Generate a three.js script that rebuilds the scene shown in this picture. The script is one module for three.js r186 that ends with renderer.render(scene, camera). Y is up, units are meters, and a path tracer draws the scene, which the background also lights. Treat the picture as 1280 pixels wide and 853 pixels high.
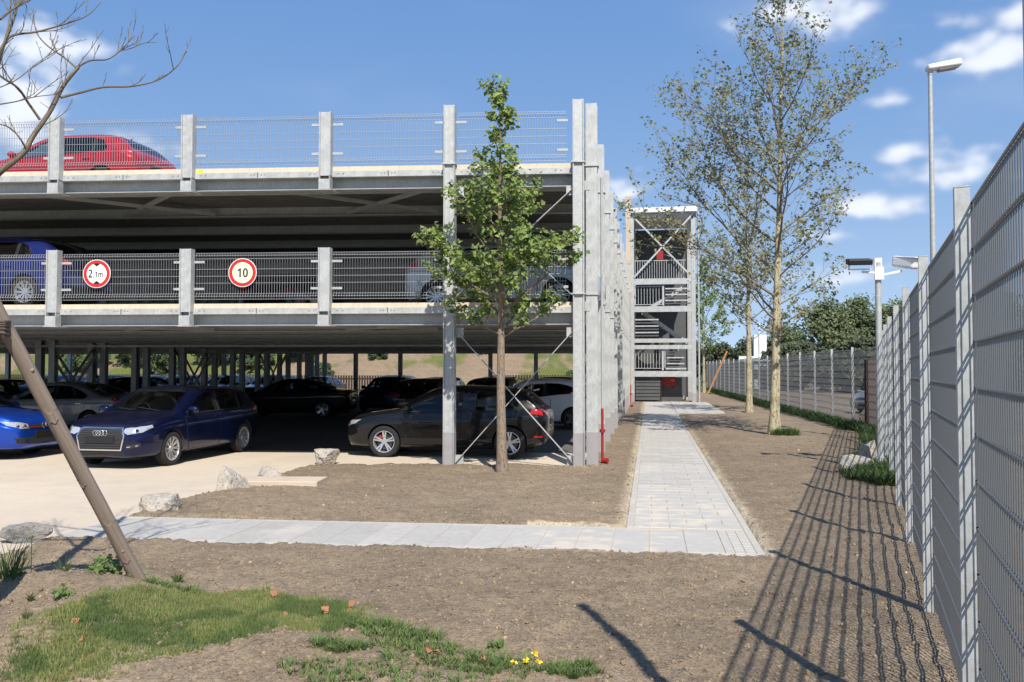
import * as THREE from 'three';
import { mergeGeometries, mergeVertices, toCreasedNormals } from 'three/addons/utils/BufferGeometryUtils.js';
import { RoundedBoxGeometry } from 'three/addons/geometries/RoundedBoxGeometry.js';
import { ImprovedNoise } from 'three/addons/math/ImprovedNoise.js';
import { Brush, Evaluator, SUBTRACTION } from 'three-bvh-csg';

/* ---------- camera, sky, sun, exposure ---------- */
const R = THREE.MathUtils.degToRad;
const scene = new THREE.Scene();
const camera = new THREE.PerspectiveCamera(43.27, 1024 / 682, 0.05, 3000);
camera.rotation.order = 'YXZ';
camera.position.set(0, 1.78, 0);
camera.rotation.set(R(1.891), R(9.09), 0);
scene.add(camera);

const SUN_DIR = new THREE.Vector3(0.8, 2.62, 2.19).normalize();
const sun = new THREE.DirectionalLight(new THREE.Color(1, 0.94, 0.85), 5.0);
sun.position.copy(SUN_DIR).multiplyScalar(90).add(new THREE.Vector3(-5, 0, -20));
sun.target.position.set(-5, 0, -20);
sun.castShadow = true;
sun.shadow.mapSize.set(4096, 4096);
Object.assign(sun.shadow.camera, { left: -60, right: 60, top: 60, bottom: -60, near: 1, far: 220 });
scene.add(sun, sun.target);

const SKY_GAIN = 0.92;
const perlin = new ImprovedNoise();
const fbm3 = (x, y, z, o = 4) => { let s = 0, a = 0.5; for (let i = 0; i < o; i++) { s += a * perlin.noise(x, y, z); x = x * 2.03 + 7.1; y = y * 2.03 + 3.3; z = z * 2.03 + 5.7; a *= 0.5; } return s; };
const sstep = (a, b, x) => { const t = Math.min(1, Math.max(0, (x - a) / (b - a))); return t * t * (3 - 2 * t); };
const lerp = (a, b, t) => a + (b - a) * t;
function rngOf(seed) { let a = seed >>> 0; return () => { a = (a + 0x6D2B79F5) | 0; let t = Math.imul(a ^ (a >>> 15), 1 | a); t = (t + Math.imul(t ^ (t >>> 7), 61 | t)) ^ t; return ((t ^ (t >>> 14)) >>> 0) / 4294967296; }; }
{
  const W = 2048, H = 1024, data = new Float32Array(W * H * 4), rnd = rngOf(11);
  // clouds: heading (degrees right of -z), elevation, half width, half height, strength
  const clouds = [[14.2, 9.7, 2.6, 0.9, 1.15], [17.5, 11.4, 2.3, 1.0, 0.8], [15.1, 13.0, 2.1, 0.9, 0.85], [20.4, 17.7, 2.8, 1.3, 0.95], [18.9, 20.0, 2.6, 1.2, 0.7], [11.8, 21.3, 2.9, 1.2, 1.0], [9.2, 21.9, 2.2, 1.1, 0.95],
    [14.5, 16.0, 2.2, 0.6, 0.85], [-38.3, 18.3, 3.4, 1.2, 0.75], [-39.1, 14.2, 2.8, 2.6, 1.1], [-34.6, 13.2, 2.7, 1.0, 0.9], [-31.5, 13.3, 2.0, 0.9, 0.75], [-1.4, 11.6, 1.4, 0.9, 0.85], [11.4, 8.3, 1.8, 0.8, 0.6], [21.8, 19.5, 1.4, 1.2, 1.0], [12.8, 5.8, 3.2, 0.8, 0.55]];
  for (let i = 0; i < 130; i++) { const az = 34 + rnd() * 282, el = 6 + Math.pow(rnd(), 1.3) * 60; clouds.push([az > 180 ? az - 360 : az, el, 2 + rnd() * 5, 0.8 + rnd() * 1.8, 0.6 + rnd() * 0.6]); }
  for (let j = 0; j < H; j++) {
    const el = ((j + 0.5) / H - 0.5) * Math.PI, ed = el * 180 / Math.PI, ce = Math.cos(el), se = Math.sin(el);
    const near = clouds.filter(c => Math.abs(ed - c[1]) < c[3] * 3.2);
    for (let i = 0; i < W; i++) {
      const th = ((i + 0.5) / W - 0.5) * 2 * Math.PI, dx = Math.cos(th) * ce, dz = Math.sin(th) * ce;
      const az = Math.atan2(dx, -dz) * 180 / Math.PI;
      const e = Math.max(0, ed);
      const hz = Math.exp(-e / 11), mid = Math.exp(-e / 26);
      let r = 0.055 + 0.13 * mid + 0.34 * hz, g = 0.18 + 0.2 * mid + 0.32 * hz, b = 0.50 + 0.2 * mid + 0.2 * hz;
      if (ed > -1) {
        let d = 0;
        for (const c of near) { let da = Math.abs(az - c[0]); if (da > 180) da = 360 - da; const u = da * Math.max(0.25, ce) / c[2], dv = ed - c[1], v = dv / (dv < 0 ? c[3] * 0.6 : c[3]); const q = u * u + v * v; if (q < 9) d = Math.max(d, c[4] * Math.exp(-q * 0.9)); }
        if (d > 0.02) {
          const n = fbm3(dx * 9 + 3, se * 18 + 1, dz * 9, 3) * 1.1 + fbm3(dx * 30, se * 52, dz * 30, 5) * 1.25;
          const a = sstep(0.15, 1.0, d + n * 0.7);
          const lum = 0.86 + 0.22 * sstep(-0.3, 0.5, n + d - 0.4);
          r = lerp(r, 0.80 * lum, a * 0.93); g = lerp(g, 0.84 * lum, a * 0.93); b = lerp(b, 0.92 * lum, a * 0.93);
        }
        const ci = sstep(0.08, 0.5, fbm3(dx * 2.2 + 9, se * 6, dz * 2.2 + 2, 4)) * 0.16; r = lerp(r, 0.75, ci); g = lerp(g, 0.8, ci); b = lerp(b, 0.9, ci);
      }
      const k = (j * W + i) * 4; data[k] = r * SKY_GAIN; data[k + 1] = g * SKY_GAIN; data[k + 2] = b * SKY_GAIN; data[k + 3] = 1;
    }
  }
  const t = new THREE.DataTexture(data, W, H, THREE.RGBAFormat, THREE.FloatType);
  t.mapping = THREE.EquirectangularReflectionMapping; t.magFilter = t.minFilter = THREE.LinearFilter; t.wrapS = THREE.RepeatWrapping; t.needsUpdate = true;
  scene.background = t; scene.environment = t;
}
const renderer = new THREE.WebGLRenderer({ antialias: true });
renderer.setSize(1024, 682);
renderer.toneMapping = THREE.LinearToneMapping;
renderer.toneMappingExposure = 1.22;
renderer.shadowMap.enabled = true;

/* ---------- helpers ---------- */
const V = (x, y, z) => new THREE.Vector3(x, y, z);
const col = (r, g, b) => new THREE.Color().setRGB(r, g, b);
const used = new Map();
function numbered(n) { const k = used.get(n) || 0; used.set(n, k + 1); return k ? n + '_' + String(k).padStart(3, '0') : n; }
function shadows(o) { o.traverse(c => { if (c.isMesh) c.castShadow = c.receiveShadow = true; }); return o; }
function tag(o, label, category, group, kind) { if (label) o.userData.label = label; if (category) o.userData.category = category; if (group) o.userData.group = group; if (kind) o.userData.kind = kind; return o; }
function thing(name, label, category, p = [0, 0, 0], turn = 0, group) {
  const g = new THREE.Group(); g.name = numbered(name); g.position.set(...p); g.rotation.y = turn; scene.add(g); return tag(g, label, category, group);
}
const flat = g => (g.index ? g.toNonIndexed() : g);
const keep = g => { for (const k of Object.keys(g.attributes)) if (!['position', 'normal', 'uv', 'color'].includes(k)) g.deleteAttribute(k); g.morphAttributes = {}; return g; };
function merge(gs) { gs = gs.flat(9).map(flat).map(keep); const c = gs.some(g => g.attributes.color); for (const g of gs) { if (!g.attributes.uv) g.setAttribute('uv', new THREE.BufferAttribute(new Float32Array(g.attributes.position.count * 2), 2)); if (!g.attributes.normal) g.computeVertexNormals(); if (!c) continue; } return gs.length === 1 ? gs[0] : mergeGeometries(gs); }
// uv in metres from the dominant axis of each face
function boxUV(g, s = 1) {
  g = flat(g); const p = g.attributes.position, uv = new Float32Array(p.count * 2), a = V(), b = V(), c = V(), n = V(), e = V();
  for (let i = 0; i < p.count; i += 3) {
    a.fromBufferAttribute(p, i); b.fromBufferAttribute(p, i + 1); c.fromBufferAttribute(p, i + 2);
    n.subVectors(b, a).cross(e.subVectors(c, a)); const X = Math.abs(n.x), Y = Math.abs(n.y), Z = Math.abs(n.z);
    [a, b, c].forEach((q, k) => { const u = X >= Y && X >= Z ? [q.z, q.y] : Y >= Z ? [q.x, q.z] : [q.x, q.y]; uv[(i + k) * 2] = u[0] * s; uv[(i + k) * 2 + 1] = u[1] * s; });
  }
  g.setAttribute('uv', new THREE.BufferAttribute(uv, 2)); return g;
}
// a part given in world coordinates under a thing that is not turned
function part(parent, name, gs, m, uv = true) {
  let g = merge([gs]); if (uv) g = boxUV(g);
  let q = parent; const o = V(); while (q && q !== scene) { o.add(q.position); q = q.parent; }
  g.translate(-o.x, -o.y, -o.z);
  const me = new THREE.Mesh(g, m); me.name = name; parent.add(me); return me;
}
function localPart(parent, name, gs, m, uv = false) { let g = merge([gs]); if (uv) g = boxUV(g); const me = new THREE.Mesh(g, m); me.name = name; parent.add(me); return me; }
function solo(name, gs, m, label, category, group, kind, base) {
  let g = merge([gs]); const b = base || [0, 0, 0]; g = boxUV(g); g.translate(-b[0], -b[1], -b[2]);
  const me = new THREE.Mesh(g, m); me.name = numbered(name); me.position.set(...b); scene.add(me); return tag(me, label, category, group, kind);
}
function bx(x0, x1, y0, y1, z0, z1) { const g = new THREE.BoxGeometry(Math.abs(x1 - x0), Math.abs(y1 - y0), Math.abs(z1 - z0)); g.translate((x0 + x1) / 2, (y0 + y1) / 2, (z0 + z1) / 2); return g; }
function bar(a, b, w, h, ext = 0) { // box beam from a to b, w sideways, h upward
  const d = V().subVectors(b, a), L = d.length(); const g = new THREE.BoxGeometry(w, h, L + ext);
  const m = new THREE.Matrix4().lookAt(b, a, Math.abs(d.y) > 0.98 * L ? V(1, 0, 0) : V(0, 1, 0)); g.applyMatrix4(m); const c = V().addVectors(a, b).multiplyScalar(0.5); g.translate(c.x, c.y, c.z); return g;
}
function cyl(a, b, r0, r1, n = 8) { const d = V().subVectors(b, a), L = d.length(); const g = new THREE.CylinderGeometry(r1, r0, L, n, 1); g.applyQuaternion(new THREE.Quaternion().setFromUnitVectors(V(0, 1, 0), d.normalize())); const c = V().addVectors(a, b).multiplyScalar(0.5); g.translate(c.x, c.y, c.z); return g; }
// fast collector of thin rods and leaves
class Soup {
  constructor() { this.p = []; this.n = []; this.u = []; this.c = null; this.i = []; }
  rod(a, b, r0, r1 = r0, k = 4) {
    const d = V().subVectors(b, a), L = d.length() || 1e-6; d.divideScalar(L);
    const u = Math.abs(d.y) > 0.9 ? V(1, 0, 0) : V(0, 1, 0); u.cross(d).normalize(); const w = V().crossVectors(d, u), s = this.p.length / 3;
    for (let q = 0; q < 2; q++) for (let j = 0; j < k; j++) { const t = (j + 0.5) / k * 2 * Math.PI, cx = Math.cos(t), sx = Math.sin(t), n = V(u.x * cx + w.x * sx, u.y * cx + w.y * sx, u.z * cx + w.z * sx), o = q ? b : a, r = q ? r1 : r0; this.p.push(o.x + n.x * r, o.y + n.y * r, o.z + n.z * r); this.n.push(n.x, n.y, n.z); this.u.push(j / k * 2 * Math.PI * r0, q * L + a.y); if (this.c) this.c.push(1, 1, 1); }
    for (let j = 0; j < k; j++) { const e = (j + 1) % k; this.i.push(s + j, s + e, s + k + j, s + e, s + k + e, s + k + j); }
  }
  path(pts, rad, k = 6) { // continuous tube
    const n = pts.length; let s = this.p.length / 3, u = null, L = 0;
    for (let q = 0; q < n; q++) {
      const d = V().subVectors(pts[Math.min(n - 1, q + 1)], pts[Math.max(0, q - 1)]).normalize();
      if (!u) { u = Math.abs(d.y) > 0.9 ? V(1, 0, 0) : V(0, 1, 0); u.cross(d).normalize(); } else u.addScaledVector(d, -u.dot(d)).normalize();
      const w = V().crossVectors(d, u), r = typeof rad === 'function' ? rad(q / (n - 1)) : rad; if (q) L += pts[q].distanceTo(pts[q - 1]);
      for (let j = 0; j <= k; j++) { const t = j / k * 2 * Math.PI, cx = Math.cos(t), sx = Math.sin(t), m = V(u.x * cx + w.x * sx, u.y * cx + w.y * sx, u.z * cx + w.z * sx); this.p.push(pts[q].x + m.x * r, pts[q].y + m.y * r, pts[q].z + m.z * r); this.n.push(m.x, m.y, m.z); this.u.push(j / k * 0.6, L); if (this.c) this.c.push(1, 1, 1); }
    }
    for (let q = 0; q < n - 1; q++) for (let j = 0; j < k; j++) { const a = s + q * (k + 1) + j, b = a + k + 1; this.i.push(a, a + 1, b, a + 1, b + 1, b); }
  }
  tri(a, b, c, n, rgb) { const e = V().subVectors(b, a).cross(V().subVectors(c, a)); if (e.dot(n) < 0) { const t = b; b = c; c = t; } const s = this.p.length / 3; for (const q of [a, b, c]) { this.p.push(q.x, q.y, q.z); this.n.push(n.x, n.y, n.z); this.u.push(q.x, q.y); if (this.c) this.c.push(...rgb); } this.i.push(s, s + 1, s + 2); }
  geo() { const g = new THREE.BufferGeometry(); g.setAttribute('position', new THREE.Float32BufferAttribute(this.p, 3)); g.setAttribute('normal', new THREE.Float32BufferAttribute(this.n, 3)); g.setAttribute('uv', new THREE.Float32BufferAttribute(this.u, 2)); if (this.c) g.setAttribute('color', new THREE.Float32BufferAttribute(this.c, 3)); g.setIndex(this.i); return g; }
}
function soupMesh(parent, name, soup, m, o = V()) { const g = soup.geo(); g.translate(-o.x, -o.y, -o.z); const me = new THREE.Mesh(g, m); me.name = name; parent.add(me); return me; }

/* ---------- textures ---------- */
function lattice(seed, P) { const r = rngOf(seed), a = new Float32Array(P * P); for (let i = 0; i < a.length; i++) a[i] = r(); return (x, y) => { const xi = Math.floor(x), yi = Math.floor(y), fx = x - xi, fy = y - yi, u = fx * fx * (3 - 2 * fx), v = fy * fy * (3 - 2 * fy), m = k => ((k % P) + P) % P, x0 = m(xi), x1 = m(xi + 1), y0 = m(yi) * P, y1 = m(yi + 1) * P; return lerp(lerp(a[y0 + x0], a[y0 + x1], u), lerp(a[y1 + x0], a[y1 + x1], u), v); }; }
function tileNoise(seed, base, oct) { const L = []; for (let i = 0; i < oct; i++) L.push(lattice(seed + i * 17, base << i)); return (u, v) => { let s = 0, a = 0.5, t = 0; for (let i = 0; i < oct; i++) { s += a * L[i](u * (base << i), v * (base << i)); t += a; a *= 0.55; } return s / t; }; }
const toS = x => { x = Math.min(1, Math.max(0, x)); return Math.round(255 * (x <= 0.0031308 ? 12.92 * x : 1.055 * Math.pow(x, 1 / 2.4) - 0.055)); };
function tex(N, fn, srgb = true, rep = 1, M = N) {
  const d = new Uint8Array(N * M * 4);
  for (let j = 0; j < M; j++) for (let i = 0; i < N; i++) { const c = fn(i / N, j / M, i, j), k = (j * N + i) * 4; if (srgb) { d[k] = toS(c[0]); d[k + 1] = toS(c[1]); d[k + 2] = toS(c[2]); } else { const q = Math.round(255 * Math.min(1, Math.max(0, c))); d[k] = d[k + 1] = d[k + 2] = q; } d[k + 3] = 255; }
  const t = new THREE.DataTexture(d, N, M); t.wrapS = t.wrapT = THREE.RepeatWrapping; t.magFilter = THREE.LinearFilter; t.minFilter = THREE.LinearMipmapLinearFilter; t.generateMipmaps = true; if (srgb) t.colorSpace = THREE.SRGBColorSpace; t.repeat.set(rep, rep); t.needsUpdate = true; return t;
}
const std = o => new THREE.MeshStandardMaterial(o), phys = o => new THREE.MeshPhysicalMaterial(o);
const nA = tileNoise(1, 8, 6), nB = tileNoise(31, 4, 5), nC = tileNoise(67, 32, 4), nD = tileNoise(91, 64, 3);
const mixc = (a, b, t) => [lerp(a[0], b[0], t), lerp(a[1], b[1], t), lerp(a[2], b[2], t)];
const M = {};
{ // galvanised steel: spangle and white-rust clouds
  const rg = rngOf(5), pts = []; for (let i = 0; i < 420; i++) pts.push([rg(), rg(), 0.94 + rg() * 0.11]);
  const cells = new Map(); pts.forEach(p => { const k = Math.floor(p[0] * 16) + ',' + Math.floor(p[1] * 16); (cells.get(k) || cells.set(k, []).get(k)).push(p); });
  const vor = (u, v) => { let best = 9, val = 1; const ci = Math.floor(u * 16), cj = Math.floor(v * 16); for (let a = -1; a < 2; a++) for (let b = -1; b < 2; b++) for (const p of cells.get(((ci + a + 16) % 16) + ',' + ((cj + b + 16) % 16)) || []) { let du = Math.abs(u - p[0]), dv = Math.abs(v - p[1]); du = Math.min(du, 1 - du); dv = Math.min(dv, 1 - dv); const q = du * du + dv * dv; if (q < best) { best = q; val = p[2]; } } return val; };
  const map = tex(256, (u, v) => { const k = vor(u, v) * (0.88 + 0.22 * nA(u, v)) * (0.9 + 0.2 * nB(u, v)); const st = 1 - 0.1 * sstep(0.5, 0.8, nC(u, v * 0.08)); return [0.475 * k * st, 0.485 * k * st, 0.475 * k * st]; }, true, 1.6);
  const rm = tex(128, (u, v) => 0.42 + 0.3 * nA(u, v), false, 1.6);
  M.galv = std({ map, roughnessMap: rm, roughness: 1, metalness: 0.3 });
  M.galvDull = M.galv;
  M.railWire = std({ color: col(0.42, 0.43, 0.44), roughness: 0.45, metalness: 0.4 });
  M.wire = std({ color: col(0.2, 0.208, 0.215), roughness: 0.4, metalness: 0.5 });
}
M.greyPaint = std({ map: tex(128, (u, v) => { const k = 0.9 + 0.2 * nA(u, v); return [0.31 * k, 0.295 * k, 0.3 * k]; }), roughness: 0.65 });
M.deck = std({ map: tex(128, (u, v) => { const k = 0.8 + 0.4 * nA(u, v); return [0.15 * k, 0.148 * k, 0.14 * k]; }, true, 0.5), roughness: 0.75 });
M.cream = std({ map: tex(256, (u, v) => { const k = 0.9 + 0.16 * nA(u, v), t = sstep(0.5, 0.75, nC(u, v * 0.3)) * 0.35; return mixc([0.66 * k, 0.57 * k, 0.43 * k], [0.45, 0.39, 0.3], t); }, true, 0.7), roughness: 0.8 });
M.beige = std({ map: tex(256, (u, v) => { const k = 0.85 + 0.3 * nA(u, v); return [0.52 * k, 0.43 * k, 0.33 * k]; }, true, 0.5), roughness: 0.85 });
const soilMap = tex(1024, (u, v) => {
  const a = nA(u, v), c = nC(u, v), d = nD(u * 2, v * 2); let k = 0.66 + 0.38 * a + 0.5 * (c - 0.5) + 0.75 * (d - 0.5);
  const base = [0.262 * k, 0.2 * k, 0.133 * k]; return d > 0.77 ? mixc(base, [0.42, 0.37, 0.3], (d - 0.77) * 5) : d < 0.24 ? mixc(base, [0.05, 0.037, 0.027], 0.6) : base;
}, true, 0.55);
const soilBump = tex(1024, (u, v) => 0.45 * nC(u, v) + 0.55 * nD(u * 2, v * 2), false, 0.55);
M.soil = std({ map: soilMap, bumpMap: soilBump, bumpScale: 0.022, roughness: 1, vertexColors: true });
M.farGround = std({ map: tex(256, (u, v) => { const k = 0.7 + 0.6 * nA(u, v); return [0.12 * k, 0.115 * k, 0.06 * k]; }, true, 0.12), roughness: 1 });
M.drive = std({ map: tex(1024, (u, v) => { const k = 0.88 + 0.24 * nB(u, v) + 0.1 * (nD(u, v) - 0.5), t = sstep(0.5, 0.8, nA(u, v)) * 0.4; return mixc([0.56 * k, 0.475 * k, 0.37 * k], [0.43, 0.375, 0.3], t); }, true, 0.09), bumpMap: tex(512, (u, v) => nD(u, v), false, 0.7), bumpScale: 0.004, roughness: 0.95 });
M.asphalt = std({ map: tex(512, (u, v) => { const k = 0.75 + 0.3 * nB(u, v) + 0.5 * (nD(u, v) - 0.5); return [0.125 * k, 0.116 * k, 0.103 * k]; }, true, 0.25), roughness: 0.95 });  // garage floor: the drive surface darkened, deck shade painted into the colour
M.road = std({ map: tex(512, (u, v) => { const k = 0.75 + 0.4 * nB(u, v) + 0.3 * (nD(u, v) - 0.5); return [0.27 * k, 0.265 * k, 0.255 * k]; }, true, 0.1), roughness: 0.95 });
// pavers: grey concrete with swept-in pale sand
const paverMap = tex(1024, (u, v) => { const k = 0.9 + 0.12 * nA(u, v) + 0.16 * (nD(u, v) - 0.5); const s = sstep(0.52, 0.66, 0.62 * nB(u, v * 0.55) + 0.38 * nC(u * 0.5, v)); return mixc([0.455 * k, 0.435 * k, 0.395 * k], [0.60, 0.52, 0.41], s * 0.7); }, true, 0.28);
const paverGrey = tex(512, (u, v) => { const k = 0.86 + 0.14 * nA(u, v) + 0.2 * (nD(u, v) - 0.5); const s = sstep(0.6, 0.75, nB(u, v)); return mixc([0.445 * k, 0.425 * k, 0.385 * k], [0.56, 0.51, 0.43], s * 0.5); }, true, 0.3);
const pBump = tex(256, (u, v) => nC(u, v), false, 2);
M.paverSand = std({ map: paverMap, bumpMap: pBump, bumpScale: 0.002, roughness: 0.92 });
M.pavers = [0.94, 1.0, 1.05].map(k => std({ map: paverGrey, color: col(k, k, k), bumpMap: pBump, bumpScale: 0.002, roughness: 0.92 }));
M.kerb = std({ map: paverGrey, color: col(1.06, 1.05, 1.02), roughness: 0.92 });
M.sand = std({ map: tex(256, (u, v) => { const k = 0.8 + 0.4 * nD(u, v); return [0.5 * k, 0.42 * k, 0.32 * k]; }, true, 1), roughness: 1 });
M.rock = std({ map: tex(512, (u, v) => { const a = nA(u, v), b = nB(u, v), k = 0.6 + 0.55 * a + 0.3 * (nD(u, v) - 0.5); let c = [0.44 * k, 0.40 * k, 0.345 * k]; c = mixc(c, [0.42, 0.29, 0.17], sstep(0.52, 0.72, b) * 0.6); return mixc(c, [0.12, 0.11, 0.1], sstep(0.62, 0.78, nC(u, v)) * 0.75); }, true, 1.3), bumpMap: tex(256, (u, v) => nA(u, v), false, 2.2), bumpScale: 0.03, roughness: 0.95 });
M.rockGrey = std({ map: M.rock.map, bumpMap: M.rock.bumpMap, bumpScale: 0.03, color: col(0.62, 0.66, 0.72), roughness: 0.95 });
M.wood = std({ map: tex(512, (u, v) => { const g = nC(u * 1, v * 0.06), k = 0.62 + 0.5 * g + 0.25 * nA(u, v * 0.3); let c = [0.29 * k, 0.225 * k, 0.175 * k]; return mixc(c, [0.07, 0.05, 0.04], sstep(0.66, 0.76, nB(u * 2, v)) * 0.6); }, true, 1), bumpMap: tex(256, (u, v) => nC(u, v * 0.1), false, 1), bumpScale: 0.008, roughness: 0.9 });
M.woodDark = std({ color: col(0.045, 0.03, 0.024), roughness: 0.9 });
M.planks = std({ color: col(0.42, 0.2, 0.08), roughness: 0.85 });
M.rope = std({ map: tex(128, (u, v) => { const k = 0.6 + 0.8 * nC(u, v); return [0.13 * k, 0.1 * k, 0.075 * k]; }, true, 6), roughness: 1 });
const barkTex = (a, b, c, th, rep) => tex(512, (u, v) => { const k = 0.75 + 0.5 * nA(u, v); return mixc(mixc(a.map(x => x * k), b, sstep(th, th + 0.09, nB(u, v * 0.5)) * 0.9), c, sstep(0.6, 0.72, nC(u, v * 0.35)) * 0.8); }, true, rep);
M.barkPlane = std({ map: barkTex([0.5, 0.45, 0.29], [0.30, 0.25, 0.16], [0.15, 0.12, 0.08], 0.52, 1), bumpMap: tex(256, (u, v) => nB(u, v * 0.5), false, 1), bumpScale: 0.01, roughness: 0.9 });
M.barkLime = std({ map: barkTex([0.25, 0.195, 0.145], [0.36, 0.2, 0.06], [0.1, 0.075, 0.055], 0.62, 1.3), bumpMap: tex(256, (u, v) => nC(u, v * 0.2), false, 1), bumpScale: 0.012, roughness: 0.95 });
M.barkTwig = std({ color: col(0.23, 0.185, 0.13), roughness: 0.95 });
M.barkBare = std({ map: barkTex([0.15, 0.115, 0.08], [0.22, 0.2, 0.13], [0.05, 0.037, 0.03], 0.55, 1.5), roughness: 0.95 });
M.leafLime = phys({ vertexColors: true, roughness: 0.7, transmission: 0.45, thickness: 0, side: THREE.DoubleSide });
M.leafPlane = phys({ vertexColors: true, roughness: 0.75, transmission: 0.5, thickness: 0, side: THREE.DoubleSide });
M.grass = phys({ color: col(1, 1, 1), roughness: 0.8, transmission: 0.25, thickness: 0, side: THREE.DoubleSide });
M.redPaint = std({ color: col(0.3, 0.018, 0.016), roughness: 0.5 });
M.white = std({ map: tex(128, (u, v) => { const k = 0.92 + 0.1 * nA(u, v); return [0.76 * k, 0.77 * k, 0.78 * k]; }, true, 0.4), roughness: 0.6 });
M.black = std({ color: col(0.012, 0.012, 0.013), roughness: 0.5 });
M.cladding = std({ map: tex(128, (u, v) => { const k = 0.85 + 0.3 * nA(u, v); return [0.085 * k, 0.088 * k, 0.09 * k]; }, true, 0.5), roughness: 0.6 });
M.flowers = std({ color: col(0.75, 0.55, 0.02), roughness: 0.7, side: THREE.DoubleSide });
M.deadLeaf = std({ color: col(0.33, 0.15, 0.075), roughness: 0.85, side: THREE.DoubleSide });
M.brownBoard = std({ map: tex(128, (u, v) => { const k = 0.75 + 0.5 * nA(u, v); return [0.075 * k, 0.05 * k, 0.04 * k]; }, true, 0.6), roughness: 0.85 });

/* ---------- ground ---------- */
const zFront = x => -8.44 - 0.042 * x, zBack = x => zFront(x) - 1.36;
const facadeZ = x => -15.78 + (-1.39 - x) * 0.0924;
const sdBox = (x, z, x0, x1, z0, z1) => { const dx = Math.max(x0 - x, x - x1), dz = Math.max(z0 - z, z - z1); return dx > 0 && dz > 0 ? Math.hypot(dx, dz) : Math.max(dx, dz); };
function hardDist(x, z) { // distance to paved ground, negative inside
  let d = Math.max(-6.3 - x, x - 1.09, z - zFront(x), zBack(x) - z);
  d = Math.min(d, sdBox(x, z, -0.27, 1.09, -47.5, -8.6), sdBox(x, z, 1.0, 3.0, -47.3, -35.2));
  d = Math.min(d, Math.max(x + 6.22 - 0.05 * Math.sin(z * 1.3), z + 3));                         // driveway
  d = Math.min(d, Math.max(z - facadeZ(x) - 0.02, x + 1.3, -46.5 - z));                           // garage floor
  return d;
}
const fenceX = z => 1.69 + 0.2297 * (-z - 5.29), farFenceX = z => 6.09 + 0.0265 * (z + 24.41);
const treeBase = [-4.56, -5.22];
function mound(x, z) {
  const r = Math.hypot(x - treeBase[0], z - treeBase[1]);
  let h = 0.11 * Math.exp(-Math.pow((r - 0.95) / 0.3, 2)) + 0.05 * Math.exp(-(r * r) / 3.2);
  h += 0.06 * Math.exp(-(Math.pow((x + 3.0) / 1.5, 2) + Math.pow((z + 5.3) / 0.75, 2)));
  h += 0.05 * Math.exp(-Math.pow((x - fenceX(z) + 0.1) / 0.35, 2)) * (z > -24 ? 1 : 0);
  return h;
}
function soilY(x, z) {
  const d = hardDist(x, z) + 0.05 * perlin.noise(x * 2.3, 0, z * 2.3) + 0.045 * perlin.noise(x * 8, 4, z * 8);
  const r = Math.hypot(x, z), fine = Math.min(1, 14 / r);
  let y = 0.035 + 0.03 * perlin.noise(x * 0.5, 1, z * 0.5) + 0.028 * perlin.noise(x * 1.9, 7, z * 1.9) + 0.018 * perlin.noise(x * 6, 2, z * 6) + fine * (0.014 * perlin.noise(x * 17, 5, z * 17) + 0.01 * Math.abs(perlin.noise(x * 37, 9, z * 37)));
  y += mound(x, z);
  return lerp(-0.09, y, sstep(-0.1, 0.07, d));
}
{
  const NA = 860, NR = 380, p = new Float32Array((NA + 1) * (NR + 1) * 3), uv = new Float32Array((NA + 1) * (NR + 1) * 2), c = new Float32Array((NA + 1) * (NR + 1) * 3), idx = [];
  for (let j = 0; j <= NR; j++) for (let i = 0; i <= NA; i++) {
    const r = 2.4 * Math.pow(75 / 2.4, j / NR), a = R(lerp(-78, 62, i / NA)), x = r * Math.sin(a), z = -r * Math.cos(a), k = j * (NA + 1) + i;
    p.set([x, soilY(x, z), z], k * 3); uv.set([x, z], k * 2);
    const n = perlin.noise(x * 0.8, 3, z * 0.8) * 0.5 + perlin.noise(x * 0.23, 8, z * 0.23) * 0.6 + perlin.noise(x * 3.1, 5, z * 3.1) * 0.3, g = 1 + 0.34 * n, hd = hardDist(x, z) + 0.06 * perlin.noise(x * 5, 2, z * 5);
    const sand = z < -8.1 && x > -1.4 && x < 2.2 ? sstep(0.16, 0.02, hd) * 0.75 : 0; // pale jointing sand spilt beside the path
    c.set([lerp(g, 2.3, sand), lerp(g * 0.99, 2.5, sand), lerp(g * 0.97, 2.6, sand)], k * 3);
  }
  for (let j = 0; j < NR; j++) for (let i = 0; i < NA; i++) { const a = j * (NA + 1) + i, b = a + 1, d = a + NA + 1, e = d + 1; idx.push(a, b, d, b, e, d); }
  const g = new THREE.BufferGeometry(); g.setAttribute('position', new THREE.BufferAttribute(p, 3)); g.setAttribute('uv', new THREE.BufferAttribute(uv, 2)); g.setAttribute('color', new THREE.BufferAttribute(c, 3)); g.setIndex(idx); g.computeVertexNormals();
  const m = new THREE.Mesh(g, M.soil); m.name = 'soil_ground'; scene.add(m); tag(m, 'bare brown raked soil of the new planting beds', 'ground', null, 'structure');
}
solo('ground', bx(-700, 700, -0.6, -0.14, -1500, 60), M.farGround, 'wide ground of the surrounding land', 'ground', null, 'structure');
function sheet(name, pts, y, th, m, label, cat) { const s = new THREE.Shape(pts.map(q => new THREE.Vector2(q[0], -q[1]))); const g = new THREE.ExtrudeGeometry(s, { depth: th, bevelEnabled: false }); g.rotateX(-Math.PI / 2); g.translate(0, y - th, 0); return solo(name, g, m, label, cat, null, 'structure'); }
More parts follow.
